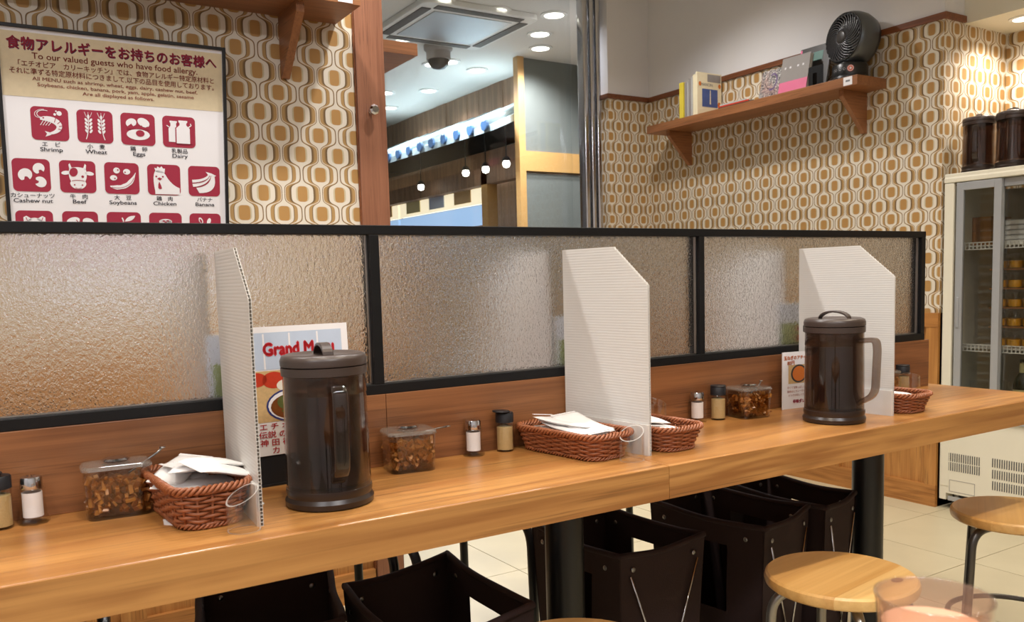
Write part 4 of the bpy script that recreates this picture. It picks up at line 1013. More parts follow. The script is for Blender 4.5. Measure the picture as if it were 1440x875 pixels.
# menus on the far side of the glass
for x, w, lab in ((onY(289, 500, 0.05).x, 0.10, 'printed menu leaning on the far side of the first glass pane'), (onY(779, 480, 0.05).x, 0.12, 'printed menu leaning on the far side of the glass behind the basket divider'), (onY(1091, 480, 0.05).x, 0.16, 'printed menu leaning on the far side of the glass behind the card')):
    t = thing('menu_sheet', lab, 'menu', (x, 0.048, ZC), 0, 'menus beyond the partition')
    obj('sheet', box(0, w, 0, 0.0015, 0.0, 0.255), 'paper_white', t)
    obj('print_green', polys([[(0.01, 0.15), (w - 0.005, 0.15), (w - 0.005, 0.205), (0.01, 0.205)]], -0.0004), 'green_print', t)
    obj('print_red', polys([disc(w * 0.6, 0.19, 0.03, 0.008), disc(w * 0.6, 0.165, 0.03, 0.010)], -0.0007), 'food_red', t)

# ------------------------------------------------------------------ fabric luggage baskets under the table
def luggage_bag(P, label, h=0.46, seed=0):
    """P: four rim corners (x, y): left back, right back, right front, left front"""
    cxy = Vector((sum(p[0] for p in P) / 4, sum(p[1] for p in P) / 4, 0))
    t = thing('luggage_basket', label, 'basket', cxy, 0, 'dark brown folding luggage baskets under the counter')
    rim = [Vector((p[0], p[1], 0)) - cxy for p in P]; base = [v * 0.86 for v in rim]
    rnd = random.Random(seed)
    names = ((0, 1), (1, 2), (2, 3), (3, 0))
    for k, (i, j) in enumerate(names):
        a, b_ = rim[i], rim[j]; a0, b0 = base[i], base[j]
        nrm = Vector(((b_ - a).y, -(b_ - a).x, 0)).normalized()
        if nrm.dot((a + b_) / 2) < 0: nrm = -nrm
        side = (b_ - a).length > 0.29
        def pt3(u, w, off=0.0):
            p = (a * (1 - u) + b_ * u) * w + (a0 * (1 - u) + b0 * u) * (1 - w)
            sag = -0.010 * math.sin(PI * u) * (w ** 3); bulge = 0.012 * math.sin(PI * u) * math.sin(PI * w) + 0.002 * math.sin(9 * u + seed)
            return p + nrm * (bulge + off) + Vector((0, 0, h * w + sag))
        nu, nw = 14, 16; V, F = [], []
        for s in (0.0, -0.003):
            for iu in range(nu + 1):
                for iw in range(nw + 1): V.append(pt3(iu / nu, iw / nw, s))
        n1 = (nu + 1) * (nw + 1)
        win = lambda iu, iw: side and 4 <= iu < 10 and 8 <= iw < 14
        for iu in range(nu):
            for iw in range(nw):
                if win(iu, iw): continue
                q = iu * (nw + 1) + iw; f = (q, q + nw + 1, q + nw + 2, q + 1); F.append(f); F.append(tuple(n1 + m_ for m_ in reversed(f)))
        pn = obj('fabric_side', (V, F), 'brown_fabric', t, smooth=True)
        hemP = [pt3(u / 12, 1.0, -0.0015) for u in range(13)]
        obj('hem', tube(hemP, 0.007, 8), 'brown_fabric', pn, smooth=True)
        for u in (0.14, 0.86):
            p = pt3(u, 0.93, 0.004)
            for s in (1, -1):
                obj('snap_button', xf(lathe([(0, 0.002), (0.005, 0.0015), (0.006, 0)], 14), T(*(p + nrm * (0.0 if s > 0 else -0.009))) @ (nrm * s).to_track_quat('Z', 'Y').to_matrix().to_4x4()), 'steel', pn, smooth=True)
        if not side:
            for u0, u1 in ((0.10, 0.56), (0.90, 0.44)):
                q0, q1 = pt3(u0, 0.90, 0.006), pt3(u1, 0.22, 0.012)
                obj('wire_leg', tube([q0, q1], 0.0028, 6), 'chrome', t, smooth=True)
                q2 = pt3(1 - u0, 0.0, 0.010); obj('wire_leg', tube([q1, q2], 0.0022, 6), 'chrome', t, smooth=True)
    obj('bottom', prism([(v.x, v.y) for v in base], 'z', 0.002, 0.008), 'brown_fabric', t)
def quad(cx, cy, w, l, a=0.0):
    c, s = math.cos(a), math.sin(a)
    return [(cx + c * x - s * y, cy + s * x + c * y) for x, y in ((-w / 2, l / 2), (w / 2, l / 2), (w / 2, -l / 2), (-w / 2, -l / 2))]
luggage_bag([(0.353, 0.333), (0.602, 0.271), (0.522, -0.026), (0.275, 0.030)], 'dark brown fabric luggage basket under the counter below the first wicker basket', seed=1)
luggage_bag([(0.583, 0.137), (0.846, 0.200), (0.835, -0.163), (0.565, -0.210)], 'dark brown fabric luggage basket with a mesh window, left of the black column', seed=2)
luggage_bag([(1.125, 0.283), (1.371, 0.308), (1.392, -0.036), (1.130, -0.050)], 'dark brown fabric luggage basket directly behind the black column', seed=3)
luggage_bag([(1.498, 0.273), (1.744, 0.336), (1.772, -0.024), (1.525, -0.095)], 'dark brown fabric luggage basket, middle of the three between the two columns', seed=4)
luggage_bag([(1.805, 0.342), (1.990, 0.309), (1.975, -0.010), (1.785, -0.060)], 'dark brown fabric luggage basket beside the column at the counter end', seed=5)

# ------------------------------------------------------------------ round stools
def stool(loc, rz, label, tube_mat='grey_tube', group='round wooden stools on this side'):
    t = thing('round_stool', label, 'stool', loc, rz, group)
    r, zt_ = 0.150, 0.44
    ys = [-r, -0.062, 0.058, r]
    prof_n = 40
    seat = None
    for k in range(3):
        pts = []
        y0, y1 = ys[k], ys[k + 1]
        P = [(r * math.cos(2 * PI * i / 96), r * math.sin(2 * PI * i / 96)) for i in range(96)]
        pl = [p for p in P if y0 - 1e-9 <= p[1] <= y1 + 1e-9]
        xs0, xs1 = math.sqrt(max(0, r * r - y0 * y0)), math.sqrt(max(0, r * r - y1 * y1))
        if k > 0: pl += [(-xs0, y0), (xs0, y0)]
        if k < 2: pl += [(-xs1, y1), (xs1, y1)]
        c = (sum(p[0] for p in pl) / len(pl), sum(p[1] for p in pl) / len(pl)); pl = sorted(set(pl), key=lambda p: math.atan2(p[1] - c[1], p[0] - c[0]))
        rings = []
        for sc, z in ((0.95, -0.026), (0.985, -0.022), (1.0, -0.013), (0.985, -0.004), (0.955, 0.0)):
            rings.append([((p[0] * sc if abs(math.hypot(*p) - r) < 1e-4 else p[0] * (sc if abs(abs(p[0]) - math.sqrt(max(0, r * r - p[1] ** 2))) < 1e-4 else 1)), p[1] * (sc if abs(math.hypot(*p) - r) < 1e-4 and 0 < abs(p[1]) and not (abs(p[1] - y0) < 1e-6 and k > 0) and not (abs(p[1] - y1) < 1e-6 and k < 2) else 1), zt_ + z) for p in pl])
        obj('seat_stave', loft(rings), 'seat_' + 'abc'[k], t, smooth=True, auto=30)
    tagp = obj('seat_mark', polys([disc(0, 0, 0.016, 0.010, 20)], 0), 'tray_wood', t, loc=(0.04, -0.098, zt_ + 0.0006), rot=(-PI / 2, 0, 0))
    for k in range(4):
        a = PI / 4 + k * PI / 2; c, s = math.cos(a), math.sin(a)
        path = arc_path([(0.03 * c, 0.03 * s, 0.405), (0.135 * c, 0.135 * s, 0.402), (0.158 * c, 0.158 * s, 0.006)], 0.05, 8)
        lg = obj('leg', tube(path, 0.0105, 10), tube_mat, t, smooth=True)
        obj('foot_cap', xf(lathe([(0, 0), (0.014, 0), (0.014, 0.03), (0.0108, 0.032)], 14), T(0.158 * c, 0.158 * s, 0)), 'black_plastic', lg, smooth=True, auto=40)
    obj('foot_ring', tube([(0.150 * math.cos(2 * PI * i / 40), 0.150 * math.sin(2 * PI * i / 40), 0.16) for i in range(40)], 0.007, 8, True), tube_mat, t, smooth=True)
    return t
wood('seat_a', (234, 194, 128), (208, 160, 92), 'x', 0.32, 4.0, 40, 0.8, 0.2, 0.1)
wood('seat_b', (226, 180, 112), (196, 144, 78), 'x', 0.32, 3.5, 44, 0.8, 0.2, 0.1)
wood('seat_c', (212, 162, 96), (182, 128, 66), 'x', 0.32, 4.5, 40, 0.8, 0.2, 0.1)
stool((1.462, -0.350, 0), D(8), 'round pale wood stool standing near the tumbler of pink drink')
stool((2.200, -0.312, 0), D(30), 'round pale wood stool with dark legs in front of the fridge vents', 'dark_tube')
e3 = onZ(806, 866, 0.44)
stool((e3.x - 0.085, e3.y - 0.128, 0), D(12), 'round pale wood stool in front of the black column')

# chairs with black tube frames on the far side
def far_chair(loc, rz, label):
    t = thing('tube_chair', label, 'chair', loc, rz, 'black tube chairs across the partition')
    obj('seat', xf(prism(rrect(0.36, 0.36, 0.08, 6), 'z', 0.425, 0.450), T(0, 0, 0)), 'black_plastic', t, bevel=0.008)
    for s in (-1, 1):
        obj('frame_tube', tube(arc_path([(s * 0.17, 0.16, 0.01), (s * 0.17, 0.165, 0.42), (s * 0.17, -0.165, 0.42), (s * 0.17, -0.18, 0.01)], 0.07, 8), 0.012, 10), 'black_metal', t, smooth=True)
    obj('cross_tube', tube([(-0.17, 0.16, 0.2), (0.17, 0.16, 0.2)], 0.008, 8), 'black_metal', t, smooth=True)
    obj('back_tube', tube(arc_path([(-0.17, 0.17, 0.40), (-0.17, 0.20, 0.75), (0.17, 0.20, 0.75), (0.17, 0.17, 0.40)], 0.06, 8), 0.011, 10), 'black_metal', t, smooth=True)
    obj('backrest', xf(prism(rrect(0.32, 0.16, 0.04, 5), 'y', -0.008, 0.008), T(0, 0.195, 0.68)), 'black_plastic', t, bevel=0.005)
far_chair((0.63, 0.58, 0), D(12), 'black tube chair across the counter beyond the leftmost luggage baskets')
far_chair((0.02, 0.52, 0), D(-6), 'black tube chair across the counter under the salt shaker end')
far_chair((1.02, 0.56, 0), D(4), 'black tube chair across the counter behind the black column')
far_chair((1.62, 0.60, 0), D(-8), 'black tube chair across the counter beyond the middle luggage basket')

# ------------------------------------------------------------------ near table and tumbler
nt_ = thing('near_table', 'oak table edge carrying the tumbler of pink drink', 'table', (0.45, -1.42, 0))
obj('table_top', box(-0.45, 0.22, -0.35, 0.38, 0.690, 0.72), 'oak_top', nt_, bevel=0.002)
for x in (-0.40, 0.17):
    for y in (-0.30, 0.33): obj('leg', box(x - 0.02, x + 0.02, y - 0.02, y + 0.02, 0.0, 0.690), 'black_metal', nt_)
g = onZ(1313, 838, 0.832)
tb = thing('tumbler', 'ribbed clear plastic tumbler of pink drink on the near table', 'glass', (g.x, g.y, 0.72))
n = 72
def fl(r, z, amp): return [(r * (1 + amp * math.cos(18 * 2 * PI * i / n)) * math.cos(2 * PI * i / n), r * (1 + amp * math.cos(18 * 2 * PI * i / n)) * math.sin(2 * PI * i / n), z) for i in range(n)]
obj('wall', loft([fl(0.026, 0.0, 0), fl(0.0285, 0.01, 0.02), fl(0.034, 0.08, 0.022), fl(0.0365, 0.1065, 0.004), fl(0.0378, 0.112, 0)], True, False), 'tumbler', tb, smooth=True)
obj('inner_wall', loft([fl(0.0358, 0.112, 0), fl(0.0345, 0.105, 0.004), fl(0.032, 0.08, 0.028), fl(0.0265, 0.012, 0.012)], False, True), 'tumbler', tb, smooth=True)
obj('rim', tube([(0.0368 * math.cos(2 * PI * i / 60), 0.0368 * math.sin(2 * PI * i / 60), 0.112) for i in range(60)], 0.0011, 6, True), 'acrylic', tb, smooth=True)
obj('drink', loft([fl(0.0262, 0.0125, 0.010), fl(0.0325, 0.092, 0.010), fl(0.0325, 0.0921, 0.010)], True, True), 'tea_milk', tb, smooth=True, auto=40)

# ------------------------------------------------------------------ things on the wall shelf
ZS += 0.0005
fp = onZ(1194, 112, ZS); fan_x, fan_y = 3.450, 1.115
fn = thing('desk_fan', 'black and grey round air circulator fan on the wall shelf', 'fan', (fan_x, fan_y, ZS))
obj('base', lathe([(0, 0), (0.080, 0), (0.082, 0.004), (0.080, 0.012), (0.077, 0.014), (0.077, 0.060), (0.072, 0.068), (0.05, 0.072), (0, 0.072)], 40), 'fan_black', fn, smooth=True, auto=35)
obj('neck', lathe([(0.055, 0.068), (0.045, 0.080), (0.05, 0.10)], 30), 'fan_black', fn, smooth=True)
MH = T(0, 0, 0.185) @ R(D(-10), 'Z') @ R(D(4), 'Y') @ R(-PI / 2, 'Y')      # local +z looks out to -X
shell = [(0.098, 0.040), (0.108, 0.040), (0.1165, 0.020), (0.120, -0.005), (0.1185, -0.035), (0.111, -0.060)]
hs = obj('fan_shell', xf(lathe(shell, 48), MH), 'fan_grey', fn, smooth=True)
obj('rear_shell', xf(lathe([(0.111, -0.060), (0.104, -0.078), (0.085, -0.094), (0.05, -0.104), (0, -0.106)], 48), MH), 'fan_black', hs, smooth=True)
obj('inner_bowl', xf(lathe([(0.104, 0.038), (0.100, 0.0), (0.07, -0.02), (0, -0.025)], 40), MH), 'matte_black', hs, smooth=True)
vm = []
for k in range(30):
    a0 = 2 * PI * k / 30
    vm.append(xf(tube([((0.026 + 0.080 * i / 9) * math.cos(a0 + 1.0 * (i / 9) ** 1.3), (0.026 + 0.080 * i / 9) * math.sin(a0 + 1.0 * (i / 9) ** 1.3), 0.052 - 0.010 * (i / 9) ** 2) for i in range(10)], 0.0034, 5), MH))
obj('grille', join(*vm), 'fan_vane', hs, smooth=True)
obj('hub', xf(lathe([(0.028, 0.046), (0.028, 0.055), (0.020, 0.0575), (0, 0.058)], 28), MH), 'book_dark', hs, smooth=True)
obj('rim_ring', xf(tube([(0.106 * math.cos(2 * PI * i / 48), 0.106 * math.sin(2 * PI * i / 48), 0.041) for i in range(48)], 0.0032, 8, True), MH), 'fan_black', hs, smooth=True)
bl = []
for k in range(5):
    a0 = 2 * PI * k / 5
    bl.append(xf(([(0.025 * math.cos(a0), 0.025 * math.sin(a0), 0.03), (0.09 * math.cos(a0 + 0.1), 0.09 * math.sin(a0 + 0.1), 0.03), (0.09 * math.cos(a0 + 0.8), 0.09 * math.sin(a0 + 0.8), 0.005), (0.025 * math.cos(a0 + 0.9), 0.025 * math.sin(a0 + 0.9), 0.005)], [(0, 1, 2, 3)]), MH))
obj('blade', join(*bl), 'book_dark', hs)
# sticker and controls on the base, facing the room
for a, g_, mt in ((-0.02, lathe([(0.0145, 0), (0, 0)], 24), 'sticker_orange'),):
    ang = PI + D(38); M_ = T(0.0778 * math.cos(ang), 0.0778 * math.sin(ang), 0.040) @ R(ang, 'Z') @ R(PI / 2, 'Y')
    st_ = obj('sticker', xf(g_, M_), mt, fn); obj('sticker_ring', xf(lathe([(0.0125, 0.0004), (0.0105, 0.0004)], 24), M_), 'paper_white', st_)
    obj('sticker_mark', xf(lathe([(0.005, 0.0005), (0, 0.0005)], 16), M_), 'paper_white', st_)
for k, aa in enumerate((-22, -12, 4, 18)):
    ang = PI + D(aa); M_ = T(0.0778 * math.cos(ang), 0.0778 * math.sin(ang), 0.040) @ R(ang, 'Z') @ R(PI / 2, 'Y')
    obj('button_mark', xf(lathe([(0.0055, 0.0), (0.0042, 0.0)], 16), M_), 'alu', fn)

def book(label, P0, size, cover, rz=0.0, rx=0.0, ry=0.0, group=None, cat='book', name='book'):
    """size = (x, y, z); local origin at the near bottom corner"""
    w, d, h = size
    t = thing(name, label, cat, P0, rz, group); t.rotation_euler = (rx, ry, rz)
    c = min(0.002, d * 0.2, w * 0.2)
    if d <= w:
        obj('cover', box(0, w, 0, c, 0, h), cover, t); obj('cover', box(0, w, d - c, d, 0, h), cover, t)
        obj('spine', box(0, c, c, d - c, 0, h), cover, t); obj('pages', box(c, w - 0.003, c, d - c, 0.003, h - 0.003), 'page', t)
    else:
        obj('cover', box(0, c, 0, d, 0, h), cover, t); obj('cover', box(w - c, w, 0, d, 0, h), cover, t)
        obj('spine', box(c, w - c, d - c, d, 0, h), cover, t); obj('pages', box(c, w - c, 0.003, d - c, 0.003, h - 0.003), 'page', t)
    return t
# upright books, covers facing along the shelf
yb = onZ(971.5, 160, ZS).y
GB = 'upright books at the far end of the shelf'
xs = XW - SD + 0.012
mg = book('cream magazine with a blue picture on its cover on the wall shelf', (xs, yb, ZS), (0.180, 0.012, 0.225), 'book_cream', rx=0, group=GB, cat='magazine', name='magazine')
obj('cover_photo', polys([[(0.035, 0.045), (0.150, 0.045), (0.150, 0.140), (0.035, 0.140)]], -0.0006), 'book_blue', mg)
obj('cover_boat', polys([[(0.09, 0.06), (0.10, 0.06), (0.098, 0.135), (0.093, 0.135)]], -0.001), 'book_cream', mg)
obj('cover_strip', polys([[(0.075, 0.178), (0.172, 0.178), (0.172, 0.218), (0.075, 0.218)]], -0.0006), 'book_grey', mg)
text('lettering', 'MANCIN', 0.022, 'ink_grey', mg, (0.070, -0.0008, 0.155))
obj('cover_flower', polys([disc(0.162, 0.06, 0.012, 0.016), disc(0.165, 0.16, 0.010, 0.012), disc(0.020, 0.165, 0.010, 0.012)], -0.0006), 'ink_orange', mg)
yy = yb + 0.013
for cov, d, h, w, lab in (('book_cream', 0.020, 0.215, 0.175, 'thick cream book behind the magazine on the wall shelf'), ('book_silver', 0.012, 0.205, 0.17, 'thin silver book in the row on the wall shelf'), ('book_grey', 0.014, 0.200, 0.165, 'grey book in the row on the wall shelf'), ('book_silver', 0.010, 0.190, 0.17, 'pale silver booklet between grey books on the wall shelf'), ('book_grey', 0.016, 0.185, 0.165, 'dull grey book next to the yellow book on the wall shelf')):
    book(lab, (xs, yy, ZS), (w, d, h), cov, group=GB); yy += d + 0.003
yb_ = book('yellow and green picture book at the end of the row on the wall shelf', (xs - 0.004, yy + 0.004, ZS), (0.165, 0.030, 0.190), 'book_yellow', group=GB)
obj('green_panel', polys([[(0.030, 0.01), (0.155, 0.01), (0.155, 0.18), (0.030, 0.18)]], -0.0006), 'book_green', yb_)
obj('yellow_panel', polys([[(0.045, 0.03), (0.145, 0.03), (0.145, 0.165), (0.045, 0.165)]], -0.0010), 'book_yellow', yb_)
# low pile lying flat
for k, (cov, dy, lab) in enumerate((('book_dark', 0.0, 'dark thin magazine lying flat at the bottom of the shelf pile'), ('food_red', 0.03, 'red edged magazine lying flat in the shelf pile'), ('book_silver', 0.05, 'pale magazine lying open on top of the shelf pile'))):
    book(lab, (xs + 0.004, 1.62 + dy, ZS + 0.0001 + 0.0072 * k), (0.17, 0.24 - 0.03 * k, 0.007), cov, cat='magazine', name='magazine', group='magazines lying flat on the shelf')
# records and books leaning on the wall, fronts facing the room
def leaner(label, px, wid, hei, th, cover, off, cat='book', lean=10):
    t = thing('standing_book', label, cat, (XW - off, onX(px, 112, XW - off).y - wid, ZS), 0, 'books leaning on the wall behind the fan'); t.rotation_euler = (0, D(lean), 0)
    obj('front_cover', box(-th, -th + 0.002, 0, wid, 0, hei), cover, t)
    obj('pages', box(-th + 0.002, -0.002, 0.003, wid - 0.002, 0.002, hei - 0.002), 'page', t)
    obj('back_cover', box(-0.002, 0, 0, wid, 0, hei), cover, t)
    return t
ys_ = onZ(1067, 138, ZS).y
m_, nt2, b_2 = new_mat('doodle_print')
dn = noise(coords((1, 1, 1)), 70, 3, 0.6, 2.5); ln = (dn - 0.5).abs()
cc = cmix(noise(coords(), 14, 2).step(0.52, 0.2), rgb(206, 202, 196), rgb(206, 176, 166))
nt2.links.new(cmix(ln.step(0.06, 0.03), rgb(60, 58, 64), cc).k, b_2.inputs['Base Color']); b_2.inputs['Roughness'].default_value = 0.25
XL = 3.415
def lean2(label, y0, wid, hei, th, cover, x, lean, cat='book'):
    t = thing('standing_book', label, cat, (x, y0 - wid, ZS), 0, 'books facing the room on the wall shelf'); t.rotation_euler = (0, D(lean), 0)
    obj('front_cover', box(0, 0.002, 0, wid, 0, hei), cover, t); obj('pages', box(0.002, th - 0.002, 0.003, wid - 0.002, 0.002, hei - 0.002), 'page', t); obj('back_cover', box(th - 0.002, th, 0, wid, 0, hei), cover, t)
    return t
a_ = lean2('square sleeve covered in grey doodle drawings leaning on the wall shelf', onX(1066, 135, XL).y, 0.150, 0.150, 0.006, 'doodle_print', XL, 14, 'sleeve')
obj('cover_letter', ([(-0.0006, 0.075 + 0.03 * math.cos(t_), 0.085 + 0.045 * math.sin(t_)) for t_ in [1.0 + 4.3 * i / 14 for i in range(15)]] + [(-0.0006, 0.075 + 0.022 * math.cos(t_), 0.085 + 0.036 * math.sin(t_)) for t_ in [1.0 + 4.3 * i / 14 for i in range(14, -1, -1)]], [tuple(range(30))]), 'ink_shadow', a_)
b3_ = lean2('grey book in a clear wrapper with a pink band on the wall shelf', onX(1094, 130, XL - 0.03).y, 0.165, 0.175, 0.022, 'book_grey', XL - 0.03, 12)
obj('pink_band', box(-0.0012, 0.0, 0, 0.165, 0.0, 0.055), 'book_pink', b3_)
obj('gloss_wrap', box(-0.0022, -0.0018, 0, 0.165, 0.0, 0.175), 'acrylic', b3_)
for k, yy_ in enumerate((0.03, 0.06, 0.105, 0.135)): obj('cover_glyph', box(-0.0016, -0.0012, yy_, yy_ + 0.010, 0.118, 0.128), 'paper_white', b3_)
c3_ = lean2('tall dark photo book behind the pink banded book on the wall shelf', onX(1118, 115, XL + 0.03).y, 0.175, 0.215, 0.012, 'book_dark', XL + 0.03, 12)
obj('teal_panel', box(-0.0010, 0, 0.04, 0.10, 0.14, 0.185), 'book_teal', c3_)
obj('pink_corner', box(-0.0010, 0, 0.165, 0.175, 0.17, 0.21), 'book_pink', c3_)
be = thing('bookend', 'black metal bookend with a slot beside the fan on the wall shelf', 'bookend', (3.372, fan_y + 0.0845, ZS))
fr_ = rrect(0.10, 0.085, 0.008, 4, 0.05, 0.0425); 
obj('plate', join(box(0, 0.0015, 0.0, 0.035, 0, 0.085), box(0, 0.0015, 0.058, 0.082, 0, 0.085), box(0, 0.0015, 0.035, 0.058, 0.055, 0.085)), 'black_metal', be)
obj('foot', box(0.0015, 0.06, 0.0, 0.082, 0.0, 0.0015), 'black_metal', be)

# ------------------------------------------------------------------ drinks fridge
FX, FZ0, FZ1 = XW + 0.004, 0.042, 1.454
FY1, FY0 = 0.728, -0.19
fr = thing('drinks_fridge', 'cream upright drinks fridge with sliding glass doors in the niche', 'fridge', (FX, 0, 0))
DP = 0.46
zd0 = 0.42   # bottom of the door opening
obj('side_wall', box(0.012, DP, FY1 - 0.03, FY1, FZ0, FZ1 - 0.05), 'cream_enamel', fr); obj('side_wall', box(0.012, DP, FY0, FY0 + 0.03, FZ0, FZ1 - 0.05), 'cream_enamel', fr)
obj('back_wall', box(DP - 0.02, DP, FY0 + 0.03, FY1 - 0.03, FZ0, FZ1 - 0.05), 'fridge_inner', fr)
obj('top_cap', prism([(-0.006, FZ1 - 0.038), (DP, FZ1 - 0.038), (DP, FZ1), (-0.002, FZ1), (-0.002, FZ1 - 0.016), (-0.006, FZ1 - 0.020)], 'y', FY0 - 0.002, FY1 + 0.002), 'cream_enamel', fr, bevel=0.003)
obj('corner_post', box(-0.004, 0.012, FY1 - 0.042, FY1, FZ0 + 0.06, FZ1 - 0.04), 'cream_enamel', fr, bevel=0.003); obj('corner_post', box(-0.004, 0.012, FY0, FY0 + 0.042, FZ0 + 0.06, FZ1 - 0.04), 'cream_enamel', fr, bevel=0.003)
lp = obj('lower_panel', box(-0.002, DP - 0.02, FY0 + 0.03, FY1 - 0.03, FZ0 + 0.03, zd0), 'cream_enamel', fr)
obj('lower_strip', box(-0.002, 0.012, FY1 - 0.03, FY1, FZ0, 0.5), 'cream_enamel', fr)
lv = mesh('vent_slot', box(-0.0012, 0.0, -0.0021, 0.0021, -0.0185, 0.0185)); lv.materials.append(MAT['vent_shade'])  # raised dark boxes in place of the shaded vent holes
lw = mesh('vent_slot', box(-0.0012, 0.0, -0.0022, 0.0022, -0.008, 0.008)); lw.materials.append(MAT['vent_shade'])
for r0, (pa, pb, nsl) in enumerate((((1331, 642), (1377, 650), 16), ((1331, 655), (1377, 663.5), 16), ((1396, 651), (1440, 658.5), 14), ((1396, 667), (1440, 675), 14), ((1396, 683), (1440, 691), 14))):
    A, B = onX(*pa, FX - 0.002), onX(*pb, FX - 0.002)
    step_ = (A.y - B.y) / (nsl - 1)
    for k in range(nsl if r0 < 2 else nsl + 12): obj('vent_slot', lv, None, lp, loc=(-0.002, A.y - step_ * k, A.z))
A, B = onX(1336, 675, FX), onX(1371, 698, FX)
obj('access_hatch', join(*[box(-0.003, -0.002, min(A.y, B.y) , max(A.y, B.y), z, z + 0.002) for z in (A.z, B.z)], *[box(-0.003, -0.002, y, y + 0.002, B.z, A.z) for y in (A.y, B.y)]), 'book_grey', lp)
A = onX(1352, 704, FX); obj('rating_plate', box(-0.003, -0.002, A.y - 0.06, A.y + 0.06, A.z - 0.010, A.z + 0.010), 'alu', lp)
obj('drip_rail', box(-0.012, 0.02, FY0 + 0.01, FY1 - 0.01, zd0 - 0.012, zd0 + 0.012), 'alu', fr, bevel=0.002)
for y in (FY1 - 0.05, FY0 + 0.05):
    obj('foot', xf(lathe([(0, 0), (0.02, 0), (0.02, 0.012), (0.012, 0.014), (0.012, FZ0 + 0.03)], 16), T(0.05, y, 0)), 'steel', fr, smooth=True, auto=40)
obj('kick_plate', box(0.05, 0.06, FY0 + 0.03, FY1 - 0.03, 0.005, FZ0 + 0.03), 'black_plastic', fr)
# sliding doors
ydl = onX(1343, 400, FX).y; yst = onX(1398, 400, FX).y
def door(y0, y1, x, hy):
    d = obj('sliding_door', box(x, x + 0.004, y0 + 0.02, y1 - 0.02, zd0 + 0.02, FZ1 - 0.07), 'fridge_glass', fr)
    for g_ in (box(x - 0.006, x + 0.010, y0, y0 + 0.030, zd0, FZ1 - 0.042), box(x - 0.006, x + 0.010, y1 - 0.030, y1, zd0, FZ1 - 0.042), box(x - 0.006, x + 0.010, y0 + 0.03, y1 - 0.03, FZ1 - 0.074, FZ1 - 0.042), box(x - 0.006, x + 0.010, y0 + 0.03, y1 - 0.03, zd0, zd0 + 0.035)):
        obj('door_frame', g_, 'alu', d, bevel=0.001)
    obj('door_handle', box(x - 0.012, x - 0.006, hy - 0.005, hy + 0.005, 0.80, 0.93), 'alu', d, bevel=0.002)
door(yst - 0.022, ydl, 0.004, ydl - 0.014)
door(FY0 + 0.042, yst + 0.010, 0.024, FY0 + 0.06)
# wire shelves and contents
ZA, ZBk = onX(1390, 345, FX + 0.10).z, onX(1390, 488, FX + 0.10).z
for z in (ZA, ZBk):
    sv = obj('wire_shelf', box(0.05, 0.42, FY0 + 0.04, FY1 - 0.04, z - 0.004, z), 'white_plastic', fr)
    fb = []
    y = FY0 + 0.05
    while y < FY1 - 0.05: fb.append(box(0.046, 0.050, y, y + 0.004, z - 0.014, z + 0.010)); y += 0.017
    obj('front_bars', join(*fb, box(0.044, 0.052, FY0 + 0.04, FY1 - 0.04, z + 0.010, z + 0.014), box(0.044, 0.052, FY0 + 0.04, FY1 - 0.04, z - 0.018, z - 0.014)), 'white_plastic', sv)
def pudding_proto():
    t = thing('pudding_jar', 'small glass jar of yellow pudding on a stacked tray in the fridge', 'jar', (0, 0, 0), 0, 'yellow pudding jars in the fridge')
    obj('glass', lathe([(0, 0), (0.024, 0), (0.026, 0.004), (0.026, 0.040), (0.018, 0.052), (0.019, 0.062), (0.017, 0.062)], 20), 'jar_glass', t, smooth=True, auto=40)
    obj('pudding', lathe([(0, 0.002), (0.0245, 0.003), (0.0245, 0.032), (0, 0.032)], 20), 'pudding', t, smooth=True, auto=40)
    return t
pz = (ZA - ZBk - 0.03) / 5.0
first = pudding_proto(); used = False
for lv_ in range(5):
    z = ZBk + 0.004 + pz * lv_
    if lv_ > 0:
        tag(obj('pudding_tray', box(0, 0.30, 0, 0.42, 0, 0.006), 'tray_wood', None, loc=(FX + 0.085, 0.155, z)), ('thin wooden tray of puddings in the fridge, %s tray up from the wire shelf' % ('first', 'second', 'third', 'fourth')[lv_ - 1]), 'tray', 'trays of pudding in the fridge')
        z += 0.006
    for ky in range(6):
        for kx in range(2):
            y = 0.545 - 0.062 * ky; x = FX + 0.115 + 0.062 * kx
            loc = (x, y, z + 0.0004)
            lab = 'small glass jar of yellow pudding %s in the fridge' % ('on the lower wire shelf', 'on the lowest wooden tray', 'on the second wooden tray up', 'on the third wooden tray up', 'on the topmost wooden tray')[lv_]
            if not used: first.location = loc; first['label'] = lab; used = True
            else: place(first, loc, None, lab)
def bottle(x, y, label):
    t = thing('wine_bottle', label, 'bottle', (FX + x, y, zd0 + 0.004), 0, 'dark bottles on the fridge floor')
    obj('glass', lathe([(0, 0), (0.034, 0), (0.036, 0.004), (0.036, 0.14), (0.030, 0.165), (0.014, 0.19), (0.0135, 0.235), (0.015, 0.237), (0.015, 0.245), (0, 0.245)], 24), 'bottle_green', t, smooth=True, auto=50)
    obj('neck_label', lathe([(0.0142, 0.190), (0.0142, 0.230)], 20), 'label_cream', t, smooth=True)
    obj('label', lathe([(0.0365, 0.05), (0.0365, 0.12)], 24), 'label_cream', t, smooth=True)
obj('fridge_floor', box(0.012, DP - 0.02, FY0 + 0.03, FY1 - 0.03, zd0 - 0.002, zd0 + 0.003), 'fridge_inner', fr)
for k, (x, y) in enumerate(((0.11, 0.44), (0.20, 0.40), (0.10, 0.355), (0.20, 0.31), (0.11, 0.265))):
    bottle(x, y, 'dark wine bottle with a pale neck label on the fridge floor')
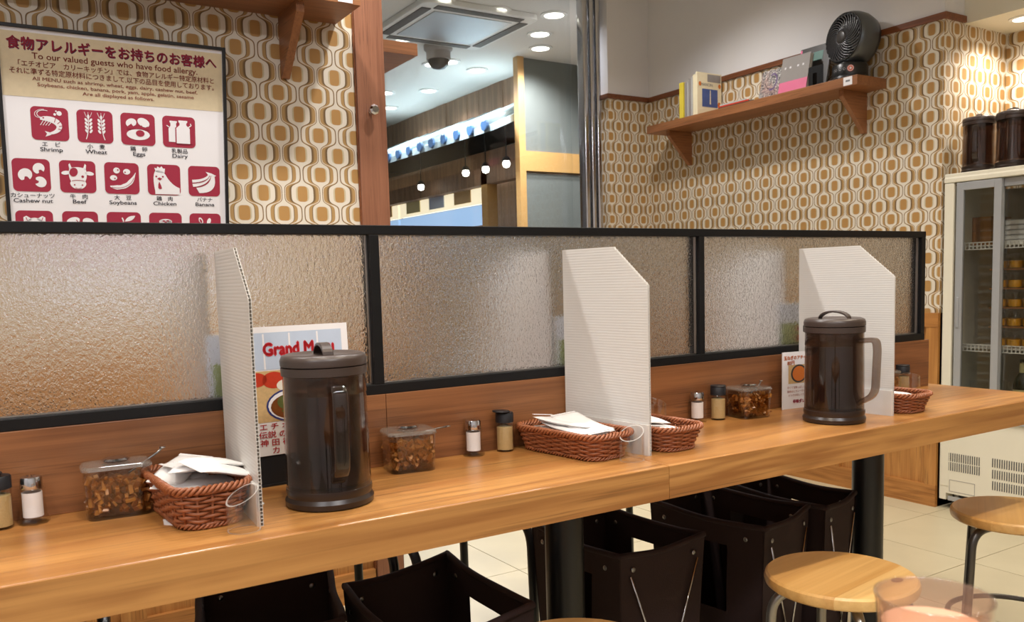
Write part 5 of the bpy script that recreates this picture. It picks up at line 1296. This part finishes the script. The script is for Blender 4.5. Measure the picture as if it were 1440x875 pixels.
for k, (x, y) in enumerate(((0.10, 0.62), (0.12, 0.53), (0.18, 0.58))):
    tag(obj('drinking_glass', lathe([(0, 0), (0.030, 0), (0.036, 0.14), (0.034, 0.14), (0.028, 0.004), (0, 0.004)], 24), 'jar_glass', None, smooth=True, loc=(FX + x, y, zd0 + 0.0035)), 'clear tall drinking glass on the fridge floor', 'glass', 'glasses chilling in the fridge')
by_ = onX(1428, 320, FX + 0.16).y
for k in range(5):
    tg_ = thing('plastic_tub', 'white shallow tub in the stack on the top wire shelf of the fridge', 'tub', (FX + 0.12, by_ - 0.17, ZA + 0.0005 + 0.0205 * k), 0, 'stacked white tubs in the fridge')
    obj('tub', prism(rrect(0.16, 0.20, 0.02, 4, 0.08, 0.10), 'z', 0, 0.016), 'white_plastic', tg_); obj('lid', prism(rrect(0.166, 0.206, 0.022, 4, 0.08, 0.10), 'z', 0.016, 0.0195), 'alu', tg_)
bx_ = onX(1382, 300, FX + 0.2).y
for k in range(2):
    tag(obj('cardboard_box', box(0, 0.16, 0, 0.11, 0, 0.062), 'tray_wood', None, loc=(FX + 0.16, bx_ - 0.06, ZA + 0.0005 + 0.0625 * k), bevel=0.002), ('brown box on the top wire shelf of the fridge', 'brown box stacked on another box in the fridge')[k], 'box', 'brown boxes in the fridge')
# pitchers on top of the fridge
for px, lab, rz in ((1376, 'smoky brown pitcher on the fridge at the wallpaper corner', 200), (1424, 'smoky brown pitcher in the middle of the row on the fridge', 350), (1474, 'smoky brown pitcher on the fridge with its handle towards its neighbour', 165)):
    p = onX(px, 235, FX + 0.10)
    pitcher('water_pitcher', lab, (FX + 0.10, p.y, FZ1 + 0.0005), D(rz), 'smoky brown pitchers stored on the fridge')
# lamp in the niche soffit
q = thing('niche_downlight', 'round warm downlight in the soffit above the fridge', 'lamp', (3.856, 0.568, 2.10))
obj('trim_ring', lathe([(0.055, 0.0), (0.055, -0.004), (0.04, -0.006), (0.04, 0.0)], 24), 'white_plastic', q, smooth=True, auto=40)
obj('lens', lathe([(0.04, -0.003), (0, -0.003)], 24), 'lamp_glow', q)
spot('niche_downlight_lamp', (3.856, 0.568, 2.09), (3.87, 0.55, 1.0), 24, NEUT, 150, r=0.03)
